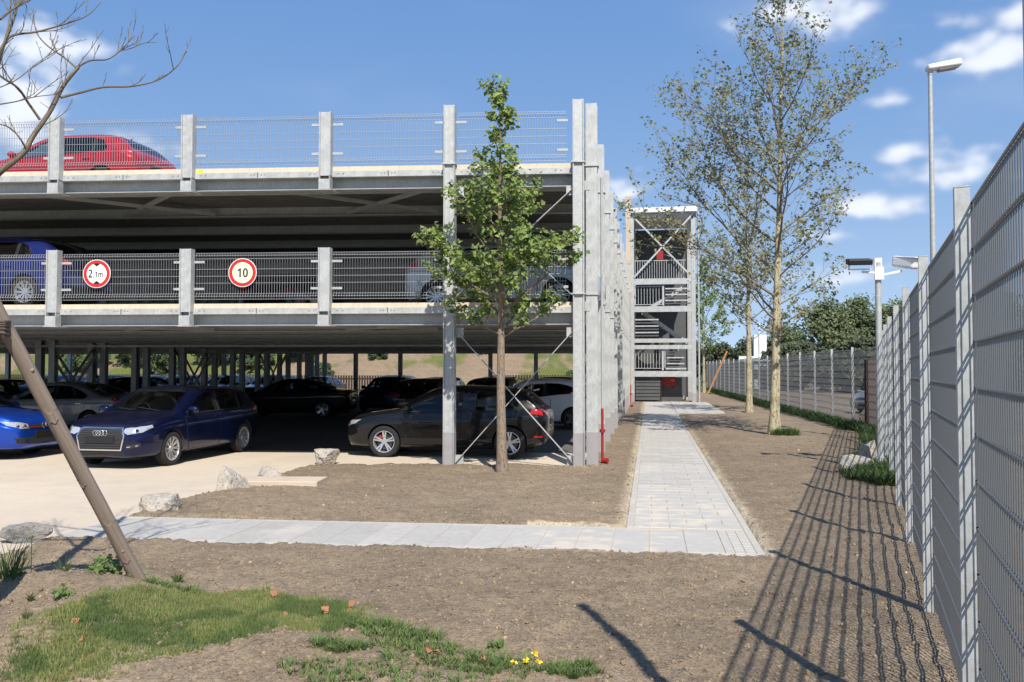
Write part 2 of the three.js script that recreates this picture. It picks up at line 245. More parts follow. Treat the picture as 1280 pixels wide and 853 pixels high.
{
  const edge = []; for (let z = -3; z >= -15.4; z -= 0.4) edge.push([-6.2 + 0.05 * Math.sin(z * 1.3) + 0.03 * perlin.noise(z * 3, 1, 1), z]);
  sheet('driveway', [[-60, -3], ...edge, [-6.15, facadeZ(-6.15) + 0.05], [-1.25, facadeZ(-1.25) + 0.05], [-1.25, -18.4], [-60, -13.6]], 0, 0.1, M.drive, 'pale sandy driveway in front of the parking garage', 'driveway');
  sheet('garage_floor', [[-60, -13.6], [-1.25, -18.4], [-1.25, -46.5], [-60, -46.5]], -0.002, 0.1, M.asphalt, 'floor under the parking decks with their shade painted into its colour', 'floor');  // darker tone starts where sunlight stops under the deck edge
  sheet('road', [[fenceX(0) + 1.2, 0], [fenceX(-24) + 1.2, -24], [6.9, -30], [5.6, -75], [30, -110], [60, -80], [50, 0]], 0.02, 0.1, M.road, 'grey asphalt road beyond the wire fence', 'road');
}
/* ---------- paved path: slabs laid one by one ---------- */
{
  const path = new THREE.Group(); path.name = 'path'; scene.add(path); tag(path, 'pale grey paved footpath leading to the stair tower', 'path', null, 'structure');
  const rnd = rngOf(77), top = 0.014;
  const slab = (x0, x1, z0, z1, m, j = 0.005, skew = 0) => { // bevelled slab, z0 nearer
    const h = 0.05, w = x1 - x0 - 2 * j, l = z0 - z1 - 2 * j, s = new THREE.Shape([[-w / 2, -l / 2], [w / 2, -l / 2], [w / 2, l / 2], [-w / 2, l / 2]].map(q => new THREE.Vector2(q[0], q[1] + skew * q[0])));
    const g = new THREE.ExtrudeGeometry(s, { depth: h - 0.004, bevelEnabled: true, bevelThickness: 0.004, bevelSize: 0.004, bevelOffset: -0.004, bevelSegments: 1 });
    g.rotateX(-Math.PI / 2); g.translate((x0 + x1) / 2, top - h + (rnd() - 0.5) * 0.005, (z0 + z1) / 2); return g;
  };
  const bed = part(path, 'sand_bed', [(() => { const s = new THREE.Shape([[-6.25, 8.44 - 0.042 * 6.25 - 0.0], [1.08, 8.44 + 0.042 * 1.08], [1.08, 47.4], [-0.26, 47.4], [-0.26, 9.8 - 0.042 * 0.26], [-6.25, 9.8 - 0.042 * 6.25]].map(q => new THREE.Vector2(q[0], q[1]))); const g = new THREE.ExtrudeGeometry(s, { depth: 0.08, bevelEnabled: false }); g.rotateX(-Math.PI / 2); g.translate(0, top - 0.088, 0); return g; })()], M.sand);
  bed.userData.kind = 'structure';
  // cross arm
  const step = 0.3665;
  for (let k = 0; k < 20; k++) {
    const x0 = -6.25 + k * step, x1 = Math.min(x0 + step, 1.09), c = (x0 + x1) / 2;
    const mat = x1 > -1.6 ? M.paverSand : M.pavers[Math.floor(rnd() * 3)];
    const end = k === 19;
    part(path, 'paver', slab(x0, end ? 0.80 : x1, zFront(c) - 0.08, zBack(c) + 0.08, mat, 0.004, 0.042), mat);
    if (k % 2 === 0) { const y1 = Math.min(x0 + 2 * step, 1.09), cc = (x0 + y1) / 2; part(path, 'edging_stone', slab(x0, y1, zFront(cc), zFront(cc) - 0.078, M.kerb, 0.003, 0.042), M.kerb); if (y1 < -0.2) part(path, 'edging_stone', slab(x0, y1, zBack(cc) + 0.078, zBack(cc), M.kerb, 0.003, 0.042), M.kerb); }
  }
  for (let k = 0; k < 10; k++) for (let q = 0; q < 2; q++) { const z0 = zFront(0.95) - 0.085 - k * 0.118, x0 = 0.805 + q * 0.1; part(path, 'cobble', slab(x0, x0 + 0.1, z0, z0 - 0.118, M.paverSand, 0.006), M.paverSand); }
  part(path, 'edging_stone', slab(1.008, 1.088, zFront(1.05) - 0.085, zBack(1.05), M.kerb, 0.003), M.kerb);
  // long arm
  const rest = [], restSand = [];
  let z = zBack(0.4) - 0.002, row = 0;
  while (z > -47.3) {
    const z1 = z - 0.3; const off = row % 2 ? 0.2 : 0;
    let x0 = -0.19; const cuts = []; for (let x = -0.19 + (off || 0.4); x < 1.0; x += 0.4) cuts.push(x); cuts.push(1.01);
    for (const x1 of cuts) { if (x1 - x0 < 0.05) continue; const sandy = z > -13.2 || (z < -15.2 && z > -16.2); const mat = sandy ? M.paverSand : M.pavers[Math.floor(rnd() * 3)]; const g = slab(x0, x1, z, z1, mat); if (row < 34) part(path, 'paver', g, mat); else (sandy ? restSand : rest).push(g); x0 = x1; }
    if (row % 3 === 0) for (const [a, b] of [[-0.27, -0.192], [1.012, 1.09]]) { const g = slab(a, b, z, z - 0.9, M.kerb, 0.003); if (row < 34) part(path, 'edging_stone', g, M.kerb); else rest.push(g); }
    z = z1; row++;
  }
  for (let zz = -35.4; zz > -47.2; zz -= 0.4) for (let x = 1.1; x < 2.9; x += 0.4) rest.push(slab(x, x + 0.4, zz, zz - 0.4));
  const rp = part(path, 'paver', rest, M.pavers[1]); rp.userData.kind = 'stuff';
}
solo('cover_slab', (() => { const g = new RoundedBoxGeometry(1.35, 0.12, 0.62, 2, 0.012); g.rotateY(0.12); g.translate(-5.62, 0.045, -12.5); return g; })(), M.beige, 'flat beige concrete cover slab set in the soil beside the rocks', 'slab', null, null, [-5.62, 0, -12.5]);

/* ---------- parking garage ---------- */
// s runs left along the front, d runs back from it
const GS = new THREE.Matrix4().set(-0.9958, 0, 0, -1.39, 0, 1, 0, 0, 0.092, 0, -1, -15.78, 0, 0, 0, 1);
const gp = (s, y, d) => V(s, y, d).applyMatrix4(GS);
const gfix = g => { g = flat(g); g.applyMatrix4(GS); g.computeVertexNormals(); return g; };
const gbox = (s0, s1, y0, y1, d0, d1) => gfix(bx(s0, s1, y0, y1, d0, d1));
const gbar = (a, b, w, h) => gfix(bar(V(...a), V(...b), w, h));
// H section standing upright; web across d, flanges facing front and back
const hsec = (s, d, y0, y1, w = 0.2, dep = 0.19, t = 0.014) => [gbox(s - w / 2, s + w / 2, y0, y1, d - dep / 2, d - dep / 2 + t), gbox(s - w / 2, s + w / 2, y0, y1, d + dep / 2 - t, d + dep / 2), gbox(s - t / 2, s + t / 2, y0, y1, d - dep / 2 + t, d + dep / 2 - t)];
// H section with its open side to the front: flanges left and right, web set back
const hopen = (s, d, y0, y1, w = 0.2, dep = 0.19, t = 0.018) => [gbox(s - w / 2, s - w / 2 + t, y0, y1, d - dep / 2, d + dep / 2), gbox(s + w / 2 - t, s + w / 2, y0, y1, d - dep / 2, d + dep / 2), gbox(s - w / 2 + t, s + w / 2 - t, y0, y1, d - dep / 2 + 0.03, d - dep / 2 + 0.045)];
function wirePanel(s0, s1, y0, y1, d, bolt = true) { // welded mesh with two folded ribs
  const S = new Soup(), h = y1 - y0, r = 0.004, prof = [[0, 0], [0.055, 0.035], [0.11, 0], [h - 0.11, 0], [h - 0.055, 0.035], [h, 0]];
  for (let s = s0 + 0.02; s < s1; s += 0.05) for (let k = 0; k < 5; k++) S.rod(gp(s, y0 + prof[k][0], d - prof[k][1]), gp(s, y0 + prof[k + 1][0], d - prof[k + 1][1]), r, r, 4);
  for (const [yy, o] of [[0.002, 0], [0.055, 0.035], [0.11, 0], [0.11 + (h - 0.22) * 0.3, 0], [0.11 + (h - 0.22) * 0.5, 0], [0.11 + (h - 0.22) * 0.7, 0], [h - 0.11, 0], [h - 0.055, 0.035], [h - 0.002, 0]]) S.rod(gp(s0, y0 + yy, d - o - 0.006), gp(s1, y0 + yy, d - o - 0.006), r * 1.15, r * 1.15, 4);
  return S;
}
{
  const base = gp(0, 0, 0);
  const G = thing('parking_garage', 'two-deck open steel parking garage with galvanised columns and mesh railings', 'garage', [base.x, 0, base.z]);
  const P = (n, g, m) => part(G, n, g, m);
  const levels = [{ top: 3.02, mesh0: 3.1, mesh1: 3.98, p0: 2.66, p1: 4.05 }, { top: 5.59, mesh0: 5.64, mesh1: 6.56, p0: 5.2, p1: 6.6 }];
  const posts = [-0.12, 2.26, 4.6, 7.25, 9.86, 12.45, 15.0], SL = 33.2, DL = 30.6, PITCH = 2.45;
  for (const [li, L] of levels.entries()) {
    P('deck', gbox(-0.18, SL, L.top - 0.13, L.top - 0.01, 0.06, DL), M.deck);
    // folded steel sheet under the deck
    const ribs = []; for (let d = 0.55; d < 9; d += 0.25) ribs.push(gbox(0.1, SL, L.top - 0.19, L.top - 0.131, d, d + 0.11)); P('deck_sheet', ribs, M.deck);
    for (let k = 0; k <= 12; k++) { const d = 0.45 + k * PITCH, b = L.top - 0.4; P('beam', [gbox(0, SL, b, b + 0.016, d - 0.09, d + 0.09), gbox(0, SL, b + 0.016, L.top - 0.192, d - 0.006, d + 0.006)], M.galv); }
    for (let k = 0; k + 1 < posts.length; k++) {
      const a = posts[k] + (k ? 0 : 0.1), b = posts[k + 1], mid = (a + b) / 2;
      P('edge_board', gbox(a + 0.002, b - 0.002, L.top - 0.09, L.top, -0.05, 0.058), M.cream);
      P('fascia', [gbox(a + 0.004, mid - 0.008, L.top - 0.2, L.top - 0.092, -0.072, -0.06), gbox(mid + 0.008, b - 0.004, L.top - 0.2, L.top - 0.092, -0.072, -0.06), gbox(a + 0.004, b - 0.004, L.top - 0.2, L.top - 0.192, -0.06, 0.04)], M.galv);
      P('edge_beam', [gbox(a, b, L.top - 0.395, L.top - 0.131, 0.16, 0.172), gbox(a, b, L.top - 0.41, L.top - 0.396, 0.06, 0.27)], M.galvDull);
      // bolts along the fascia
      const bolts = []; for (const q of [a + 0.22, a + 0.32, mid - 0.13, mid - 0.07, mid + 0.07, mid + 0.13, b - 0.22, b - 0.32]) bolts.push(gfix((() => { const g = new THREE.CylinderGeometry(0.014, 0.014, 0.02, 6); g.rotateX(Math.PI / 2); g.translate(q, L.top - 0.125, -0.075); return g; })())); P('bolts', bolts, M.galv).userData.kind = 'stuff';
      const w0 = a + 0.13, w1 = b - 0.13; soupMesh(G, 'wire_panel', wirePanel(w0, w1, L.mesh0, L.mesh1, -0.03), M.railWire, G.position);
      for (const [q, e] of [[a + 0.1, 1], [b - 0.1, -1]]) for (const y of [L.mesh0 + 0.2, L.mesh1 - 0.17]) P('bracket', gbox(q, q + e * 0.2, y - 0.022, y + 0.022, -0.05, -0.043), M.galv);
    }
    for (const s of posts.slice(2)) { // railing posts hung on the deck edge
      const post = P('railing_post', hopen(s, -0.11, L.p0 + 0.2, L.p1, 0.22, 0.15), M.galv);
      part(post, 'shoe', [gbox(s - 0.105, s + 0.105, L.p0 - 0.06, L.p0 + 0.13, -0.2, -0.19), gbox(s - 0.1, s - 0.088, L.p0 - 0.06, L.p0 + 0.2, -0.19, -0.03), gbox(s + 0.088, s + 0.1, L.p0 - 0.06, L.p0 + 0.2, -0.19, -0.03), gbox(s - 0.14, s + 0.14, L.p0 - 0.075, L.p0 - 0.062, -0.2, 0.1)], M.galv);
    }
    // wind braces under the deck
    for (const [a, b] of [[3.0, 5.2], [5.4, 3.2], [8.0, 10.2], [10.4, 8.2], [13, 15.2]]) P('brace', gbar([a, L.top - 0.36, 0.56], [b, L.top - 0.36, 2.76], 0.07, 0.07), M.galv);
    // side edge towards the path
    P('side_fascia', [gbox(-0.2, -0.186, L.top - 0.4, L.top - 0.2, 0.25, DL), gbox(-0.24, -0.2, L.top - 0.2, L.top - 0.02, 0.25, DL)], M.galvDull);
    const S = new Soup(); for (let d = 0.3; d < DL; d += 0.1) S.rod(gp(-0.16, L.mesh0, d), gp(-0.16, L.mesh1, d), 0.004); for (let k = 0; k < 6; k++) S.rod(gp(-0.16, lerp(L.mesh0, L.mesh1, k / 5), 0.3), gp(-0.16, lerp(L.mesh0, L.mesh1, k / 5), DL), 0.004); soupMesh(G, 'wire_panel', S, M.railWire, G.position);
  }
  // tall columns of the braced front bay
  const column = (s, d, y1, open = false, w = 0.2) => {
    const c = P('column', (open ? hopen : hsec)(s, d, 0.62, y1, w), M.galv);
    part(c, 'painted_foot', (open ? hopen : hsec)(s, d, -0.12, 0.619, w + 0.004, 0.194), M.greyPaint); return c;
  };
  const c1 = column(2.26, -0.1, 6.68, true), c2 = column(-0.12, -0.1, 6.74, true);
  for (const [c, s] of [[c1, 2.26], [c2, -0.12]]) for (const y of [3.16, 5.58]) part(c, 'splice_plate', gbox(s - 0.125, s + 0.125, y - 0.012, y + 0.012, -0.215, 0.02), M.galv);
  const X = (y0, y1) => { P('brace', gbar([2.15, y0, -0.075], [-0.02, y1, -0.075], 0.075, 0.012), M.galv); P('brace', gbar([2.15, y1, -0.1], [-0.02, y0, -0.1], 0.075, 0.012), M.galv); };
  X(0.07, 2.5); X(3.12, 5.12);
  // gusset plates
  for (const [s, y] of [[2.1, 0.12], [0.02, 0.12], [2.1, 2.46], [0.02, 2.46], [2.1, 5.08], [0.02, 5.08]]) P('gusset', gbox(s - 0.09, s + 0.09, y - 0.09, y + 0.09, -0.062, -0.05), M.galv);
  // side columns towards the path
  for (let k = 0; k < 12; k++) {
    const x = -1.05, z = -16.0 - k * PITCH, w = 0.21, y1 = k === 0 ? 6.74 : 6.6;
    const H = (a, b, e = 0) => [bx(x - w / 2 - e, x + w / 2 + e, a, b, z + 0.083, z + 0.097 + e), bx(x - w / 2 - e, x + w / 2 + e, a, b, z - 0.097 - e, z - 0.083), bx(x - 0.008 - e, x + 0.008 + e, a, b, z - 0.083, z + 0.083)];
    const c = P('column', H(0.62, y1), M.galv); part(c, 'painted_foot', H(-0.12, 0.619, 0.002), M.greyPaint);
    for (const y of [3.17, 5.57]) part(c, 'splice_plate', bx(x - 0.13, x + 0.13, y - 0.012, y + 0.012, z - 0.12, z + 0.12), M.galv);
    for (const y of [2.95, 5.2]) part(c, 'link_plate', bx(x - 0.25, x - 0.03, y - 0.09, y + 0.09, z + 0.098, z + 0.106), M.galv);
    if (k) for (const y of [2.62, 5.2]) part(c, 'gusset', bx(x - 0.3, x - 0.1, y - 0.25, y, z - 0.006, z + 0.006), M.galv);
  }
  // inner rows
  for (const x of [-17.85, -18.3, -33.5]) for (let k = 0; k < 13; k++) {
    const z = -16.2 - k * PITCH, w = 0.2, H = (a, b) => [bx(x - w / 2, x + w / 2, a, b, z + 0.08, z + 0.095), bx(x - w / 2, x + w / 2, a, b, z - 0.095, z - 0.08), bx(x - 0.007, x + 0.007, a, b, z - 0.08, z + 0.08)];
    P('column', H(-0.05, 5.2), M.galv);
  }
  for (const k of [3, 6, 9]) for (const x of [-17.95, -18.2]) { const z = -16.2 - k * PITCH; P('brace', bar(V(x, 0.1, z), V(x, 2.55, z - PITCH), 0.06, 0.06), M.galvDull); P('brace', bar(V(x, 2.55, z), V(x, 0.1, z - PITCH), 0.06, 0.06), M.galvDull); }
  for (let s = 2.2; s < SL; s += 2.45) P('column', hsec(s, DL - 0.2, -0.05, 5.3), M.galv);
  // wheel-stop strip lamps below the first deck, unlit
  for (const d of [8, 17]) P('cable_tray', gbox(0.3, SL, 2.42, 2.47, d, d + 0.12), M.galv);
}
// round traffic signs hung on the railing
function roundSign(s, y, draw, ground, label) {
  const c = gp(s, y, -0.085), g = thing('traffic_sign', label, 'sign', [c.x, c.y, c.z], 0.0924, 'round traffic signs on the railing');
  const disc = (r, z, m, n) => { const q = new THREE.CylinderGeometry(r, r, 0.006, 48); q.rotateX(Math.PI / 2); q.translate(0, 0, z); return localPart(g, n, q, m); };
  const plate = new THREE.CylinderGeometry(0.272, 0.272, 0.012, 48); plate.rotateX(Math.PI / 2); localPart(g, 'plate', plate, M.signWhite);
  const ring = new THREE.RingGeometry(0.197, 0.258, 64); ring.translate(0, 0, 0.0085); localPart(g, 'red_ring', ring, M.signRed);
  const cv = document.createElement('canvas'); cv.width = cv.height = 256; const x = cv.getContext('2d'); x.fillStyle = ground; x.fillRect(0, 0, 256, 256); draw(x);
  const t = new THREE.CanvasTexture(cv); t.colorSpace = THREE.SRGBColorSpace; const f = new THREE.CircleGeometry(0.2, 48); f.translate(0, 0, 0.0072); localPart(g, 'face', f, std({ map: t, roughness: 0.5 }));
  localPart(g, 'clamp', [bx(-0.03, 0.03, 0.06, 0.1, -0.05, -0.006), bx(-0.03, 0.03, -0.1, -0.06, -0.05, -0.006)], M.galv);
}
M.signWhite = std({ color: col(0.75, 0.75, 0.74), roughness: 0.5 }); M.signRed = std({ color: col(0.55, 0.02, 0.015), roughness: 0.45 });
roundSign(9.03, 3.6, x => { x.fillStyle = '#111'; x.textAlign = 'center'; x.textBaseline = 'middle'; x.textAlign = 'left'; x.save(); x.scale(0.74, 1); x.font = 'bold 138px sans-serif'; x.fillText('2', 28, 128); x.font = 'bold 96px sans-serif'; x.fillText(',1m', 112, 138); x.restore(); for (const q of [1, -1]) { x.beginPath(); const y = q > 0 ? 0 : 256; x.moveTo(88, y); x.lineTo(168, y); x.lineTo(168, y + q * 12); x.lineTo(128, y + q * 42); x.lineTo(88, y + q * 12); x.fill(); } }, '#f1efe9', 'round red-rimmed height limit sign reading 2,1m on the lower railing');
roundSign(6.19, 3.6, x => { x.fillStyle = '#111'; x.textAlign = 'center'; x.textBaseline = 'middle'; x.save(); x.scale(0.86, 1); x.font = 'bold 150px sans-serif'; x.fillText('10', 149, 132); x.restore(); }, '#f0e6c4', 'round red-rimmed speed limit sign reading 10 on the lower railing');
solo('yellow_marker', gbox(7.0, 7.09, 5.5, 5.58, -0.062, -0.052), std({ color: col(0.8, 0.62, 0.02), roughness: 0.6 }), 'small yellow marker tag on the upper deck edge board', 'tag', null, null, [gp(7.05, 5.5, 0).x, 5.5, gp(7.05, 5.5, 0).z]);
for (const [z, lab] of [[-16.22, 'red painted fire riser pipe beside the corner column'], [-40.7, 'red painted fire riser pipe near the beige pillar']]) {
  const g = thing('riser_pipe', lab, 'pipe', [-0.88, 0, z]);
  part(g, 'pipe', cyl(V(-0.88, -0.05, z), V(-0.88, 1.05, z), 0.026, 0.026, 10), M.redPaint); part(g, 'upper_pipe', cyl(V(-0.88, 1.05, z), V(-0.88, 5.4, z), 0.025, 0.025, 10), M.galv);
  part(g, 'valve', [cyl(V(-0.88, 0.08, z + 0.01), V(-0.78, 0.08, z + 0.06), 0.05, 0.05, 10), cyl(V(-0.88, 0.6, z), V(-0.88, 0.66, z), 0.055, 0.055, 10)], M.redPaint);
}
{ const g = thing('beige_pillar', 'tall narrow beige pillar between garage and stair tower', 'pillar', [-1.02, 0, -43]); const m = part(g, 'shaft', (() => { const q = new RoundedBoxGeometry(0.26, 10.5, 0.3, 2, 0.015); q.translate(-1.02, 5.15, -43); return q; })(), M.beige); part(g, 'joint', [bx(-1.155, -0.885, 3.4, 3.43, -43.155, -42.845), bx(-1.155, -0.885, 7.0, 7.03, -43.155, -42.845)], M.greyPaint); }

/* ---------- stair tower ---------- */
{
  const Z = -47.3, X0 = -0.92, X1 = 2.36, D = 5.2, yy = p => 1.78 + (462 - p) / 22.75;
  const T = thing('stair_tower', 'open steel stair tower with landings and railings at the end of the path', 'tower', [(X0 + X1) / 2, 0, Z - D / 2]);
  const P = (n, g, m) => part(T, n, g, m);
  for (const [x, z] of [[X0, Z], [X1, Z], [X0, Z - D], [X1, Z - D], [X0 + 0.05, Z - D / 2], [X1 - 0.05, Z - D / 2]]) { const c = P('column', bx(x - 0.11, x + 0.11, 0.5, yy(268), z - 0.1, z + 0.1), M.galv); part(c, 'painted_foot', bx(x - 0.112, x + 0.112, -0.1, 0.499, z - 0.102, z + 0.102), M.greyPaint); }
  P('roof', [bx(X0 - 0.2, X1 + 0.2, yy(268), yy(262), Z - D - 0.2, Z + 0.3)], M.white);
  P('roof_beam', bx(X0, X1, yy(274), yy(269), Z - 0.06, Z + 0.06), M.galvDull);
  for (const [a, b] of [[357, 350], [391, 384], [429, 424], [437, 432], [471, 464]]) { P('beam', bx(X0 + 0.11, X1 - 0.11, yy(a), yy(b), Z - 0.02, Z + 0.09), M.galv); P('landing', bx(X0 + 0.1, X1 - 0.1, yy(b) - 0.12, yy(b) - 0.03, Z - 1.5, Z - 0.03), M.galv); }
  const railing = (x0, x1, p0, p1, m = M.galvDull, step = 0.13) => { const gs = [bx(x0, x1, yy(p0) - 0.02, yy(p0) + 0.02, Z - 0.12, Z - 0.08), bx(x0, x1, yy(p1), yy(p1) + 0.03, Z - 0.12, Z - 0.08)]; const r = P('railing', gs, m); const bars = []; for (let x = x0 + 0.05; x < x1; x += step) bars.push(bx(x - 0.012, x + 0.012, yy(p1), yy(p0), Z - 0.11, Z - 0.09)); part(r, 'bars', bars, m); };
  railing(X0 + 0.12, X1 - 0.4, 327, 350); railing(X0 + 0.12, 0.7, 359, 382, M.galvDull, 0.16); railing(X0 + 0.12, 0.65, 437, 461, M.galvDull, 0.16);
  P('post', bx(0.66, 0.76, yy(463), yy(438), Z - 0.1, Z), M.galv); P('post', bx(0.7, 0.8, yy(383), yy(358), Z - 0.1, Z), M.galv);
  // stair flights: open treads climbing sideways
  const flight = (x0, x1, y0, y1, z, n) => { const f = P('stair_flight', [bar(V(x0, y0, z + 0.02), V(x1, y1, z + 0.02), 0.05, 0.2), bar(V(x0, y0, z - 1.25), V(x1, y1, z - 1.25), 0.05, 0.2)], M.galvDull); for (let k = 0; k < n; k++) { const t = (k + 0.5) / n, x = lerp(x0, x1, t), y = lerp(y0, y1, t); part(f, 'tread', bx(x - 0.14, x + 0.14, y - 0.02, y + 0.02, z - 1.22, z), M.galv); } };
  flight(2.1, -0.4, 0.1, yy(466), Z - 2.0, 9); flight(-0.4, 2.1, yy(466), yy(428), Z - 3.4, 9); flight(2.1, -0.4, yy(428), yy(387), Z - 2.0, 9); flight(-0.4, 2.1, yy(387), yy(352), Z - 3.4, 9);
  const slats = (x0, x1, p0, p1, n) => { for (let k = 0; k < n; k++) { const y = lerp(yy(p1), yy(p0), (k + 0.5) / n); P('louvre', bx(x0, x1, y - 0.05, y + 0.02, Z - 0.1, Z - 0.06), k % 2 ? M.galv : M.cladding); } };
  slats(0.86, X1 - 0.16, 360, 382, 6); slats(0.92, X1 - 0.5, 438, 460, 6); slats(X0 + 0.14, 0.5, 398, 422, 6);
  P('frame', [bx(0.8, 0.85, yy(462), yy(437), Z - 0.06, Z), bx(0.8, X1 - 0.4, yy(462), yy(460), Z - 0.06, Z)], M.galv);
  for (const [a, b] of [[[X0 + 0.1, yy(273)], [X1 - 0.1, yy(348)]], [[X0 + 0.1, yy(348)], [X1 - 0.1, yy(273)]]]) P('brace', bar(V(a[0], a[1], Z + 0.1 + (a[1] > 6 ? 0.02 : 0)), V(b[0], b[1], Z + 0.1 + (a[1] > 6 ? 0.02 : 0)), 0.016, 0.09), M.galv);
  P('back_wall', bx(X0 - 0.05, X1 + 0.05, 0, yy(270), Z - D - 0.16, Z - D - 0.11), M.cladding); P('side_wall', bx(X0 - 0.16, X0 - 0.115, 0, yy(270), Z - D, Z - 0.2), M.cladding);
  // louvred door panel at ground level
  for (let k = 0; k < 7; k++) { const y = 0.12 + k * 0.19; P('louvre', bx(X0 + 0.16, 0.56, y, y + 0.15, Z - 0.14, Z - 0.1), M.cladding); }
  P('door_post', bx(0.57, 0.63, 0, yy(472), Z - 0.16, Z - 0.08), M.black); P('inner_wall', bx(0.64, 1.75, 0, yy(472), Z - 0.9, Z - 0.85), M.cladding);
  P('downpipe', cyl(V(X1 + 0.28, 0, Z - 0.1), V(X1 + 0.28, yy(268), Z - 0.1), 0.05, 0.05, 8), M.galvDull);
  P('threshold', bx(X0 - 0.1, X1 + 0.1, -0.05, 0.02, Z - D, Z + 0.12), M.kerb);
  const f = thing('fire_cabinet', 'red fire equipment cabinet on the ground floor of the stair tower', 'cabinet', [1.05, 0.9, Z - 0.8]);
  part(f, 'cabinet', bx(0.66, 1.42, 0.86, 1.34, Z - 0.85, Z - 0.62), M.redPaint); part(f, 'label', bx(1.14, 1.36, 1.12, 1.26, Z - 0.62, Z - 0.615), std({ color: col(0.7, 0.06, 0.04), roughness: 0.4 })); part(f, 'bracket', [bx(0.72, 0.75, 0.7, 0.86, Z - 0.85, Z - 0.8), bx(1.3, 1.33, 0.7, 0.86, Z - 0.85, Z - 0.8)], M.redPaint);
  const s = thing('fire_cabinet', 'small red fire box hanging in the top storey of the stair tower', 'cabinet', [0.6, yy(322), Z - 1.0]); part(s, 'cabinet', bx(0.42, 0.78, yy(323), yy(312), Z - 1.15, Z - 1.0), M.redPaint); part(s, 'bracket', bx(0.57, 0.63, yy(312), yy(300), Z - 1.12, Z - 1.05), M.redPaint);
}

/* ---------- wire fences ---------- */
function fence(label, spots, meshTop, postTop, side, detail, postW = 0.078) {
  // spots: post feet; the mesh hangs on the outer (right) side of the posts
  const F = thing('wire_fence', label, 'fence', [spots[0].x, 0, spots[0].z]);
  for (let k = 0; k < spots.length; k++) {
    const a = spots[k], b = spots[Math.min(k + 1, spots.length - 1)], q = spots[Math.max(0, k - 1)], dir = V().subVectors(b, q).normalize(), out = V(-dir.z, 0, dir.x).multiplyScalar(side);
    const m = new THREE.Matrix4().makeBasis(out, V(0, 1, 0), V().crossVectors(out, V(0, 1, 0))).setPosition(a);
    const pg = [bx(-postW, -0.004, -0.3, postTop, -0.03, -0.024), bx(-postW, -postW + 0.006, -0.3, postTop, -0.024, 0.03), bx(-0.01, -0.004, -0.3, postTop, -0.024, 0.03), bx(-postW, -0.004, postTop, postTop + 0.006, -0.032, 0.032)].map(g => { g = flat(g); g.applyMatrix4(m); return g; });
    // face towards the camera side
    const face = flat(bx(-postW + 0.006, -0.01, -0.3, postTop, 0.024, 0.03)); face.applyMatrix4(m); face.computeVertexNormals(); pg.push(face); pg.forEach(g => g.computeVertexNormals());
    part(F, 'post', pg, M.galv);
    if (k + 1 >= spots.length) continue;
    const S = new Soup(), L = a.distanceTo(b), n = Math.round(L / 0.05), d2 = V().subVectors(b, a).normalize(), o2 = V(-d2.z, 0, d2.x).multiplyScalar(side);
    const pt = (t, y, o) => V(a.x + d2.x * t + o2.x * o, y, a.z + d2.z * t + o2.z * o);
    for (let i = 0; i < n; i++) S.rod(pt((i + 0.5) * L / n, 0.04, 0.014), pt((i + 0.5) * L / n, meshTop + 0.02, 0.014), 0.0036, 0.0036, detail > 1 ? 6 : 4);
    const panel = soupMesh(F, 'mesh_panel', S, M.wire, F.position);
    const rows = Math.round((meshTop - 0.06) / 0.2);
    for (let r = 0; r <= rows; r++) { const y = 0.06 + r * (meshTop - 0.06) / rows, T = new Soup(); for (const o of [0.006, 0.022]) T.rod(pt(0.02, y, o), pt(L - 0.02, y, o), 0.0055, 0.0055, 6); soupMesh(panel, 'twin_rod', T, M.wire, F.position); }
  }
  return F;
}
{
  const near = [], far = [];
  for (let z = -1.6; z > -24; z -= 2.46) near.push(V(fenceX(z), 0, z));
  for (let z = -24.4; z > -74; z -= 2.6) far.push(V(farFenceX(z), 0, z));
  near.push(far[0].clone().add(V(0.12, 0, 0.1)));
  fence('tall double-rod wire fence beside the path, close to the soil bed', near, 2.52, 2.585, 1, 2, 0.066);
  fence('far stretch of double-rod wire fence behind the plane trees', far, 2.36, 2.44, 1, 1, 0.07);
  solo('tall_post', [cyl(V(1.0, -0.2, -2.35), V(1.0, 4.95, -2.35), 0.05, 0.05, 12), cyl(V(1.0, 4.95, -2.35), V(1.0, 4.98, -2.35), 0.06, 0.02, 12)], M.galv, 'tall round steel post standing at the near fence', 'post', null, null, [1.0, 0, -2.35]);
}

/* ---------- cars ---------- */
function mono(pts) { // monotone cubic through [x, y]
  const n = pts.length, x = pts.map(p => p[0]), y = pts.map(p => p[1]), d = [], m = [];
  for (let i = 0; i < n - 1; i++) d.push((y[i + 1] - y[i]) / (x[i + 1] - x[i]));
  m[0] = d[0]; m[n - 1] = d[n - 2]; for (let i = 1; i < n - 1; i++) m[i] = d[i - 1] * d[i] <= 0 ? 0 : 2 * d[i - 1] * d[i] / (d[i - 1] + d[i]);
  return t => { if (t <= x[0]) return y[0]; if (t >= x[n - 1]) return y[n - 1]; let i = 0; while (t > x[i + 1]) i++; const h = x[i + 1] - x[i], s = (t - x[i]) / h, s2 = s * s, s3 = s2 * s; return (2 * s3 - 3 * s2 + 1) * y[i] + (s3 - 2 * s2 + s) * h * m[i] + (-2 * s3 + 3 * s2) * y[i + 1] + (s3 - s2) * h * m[i + 1]; };
}
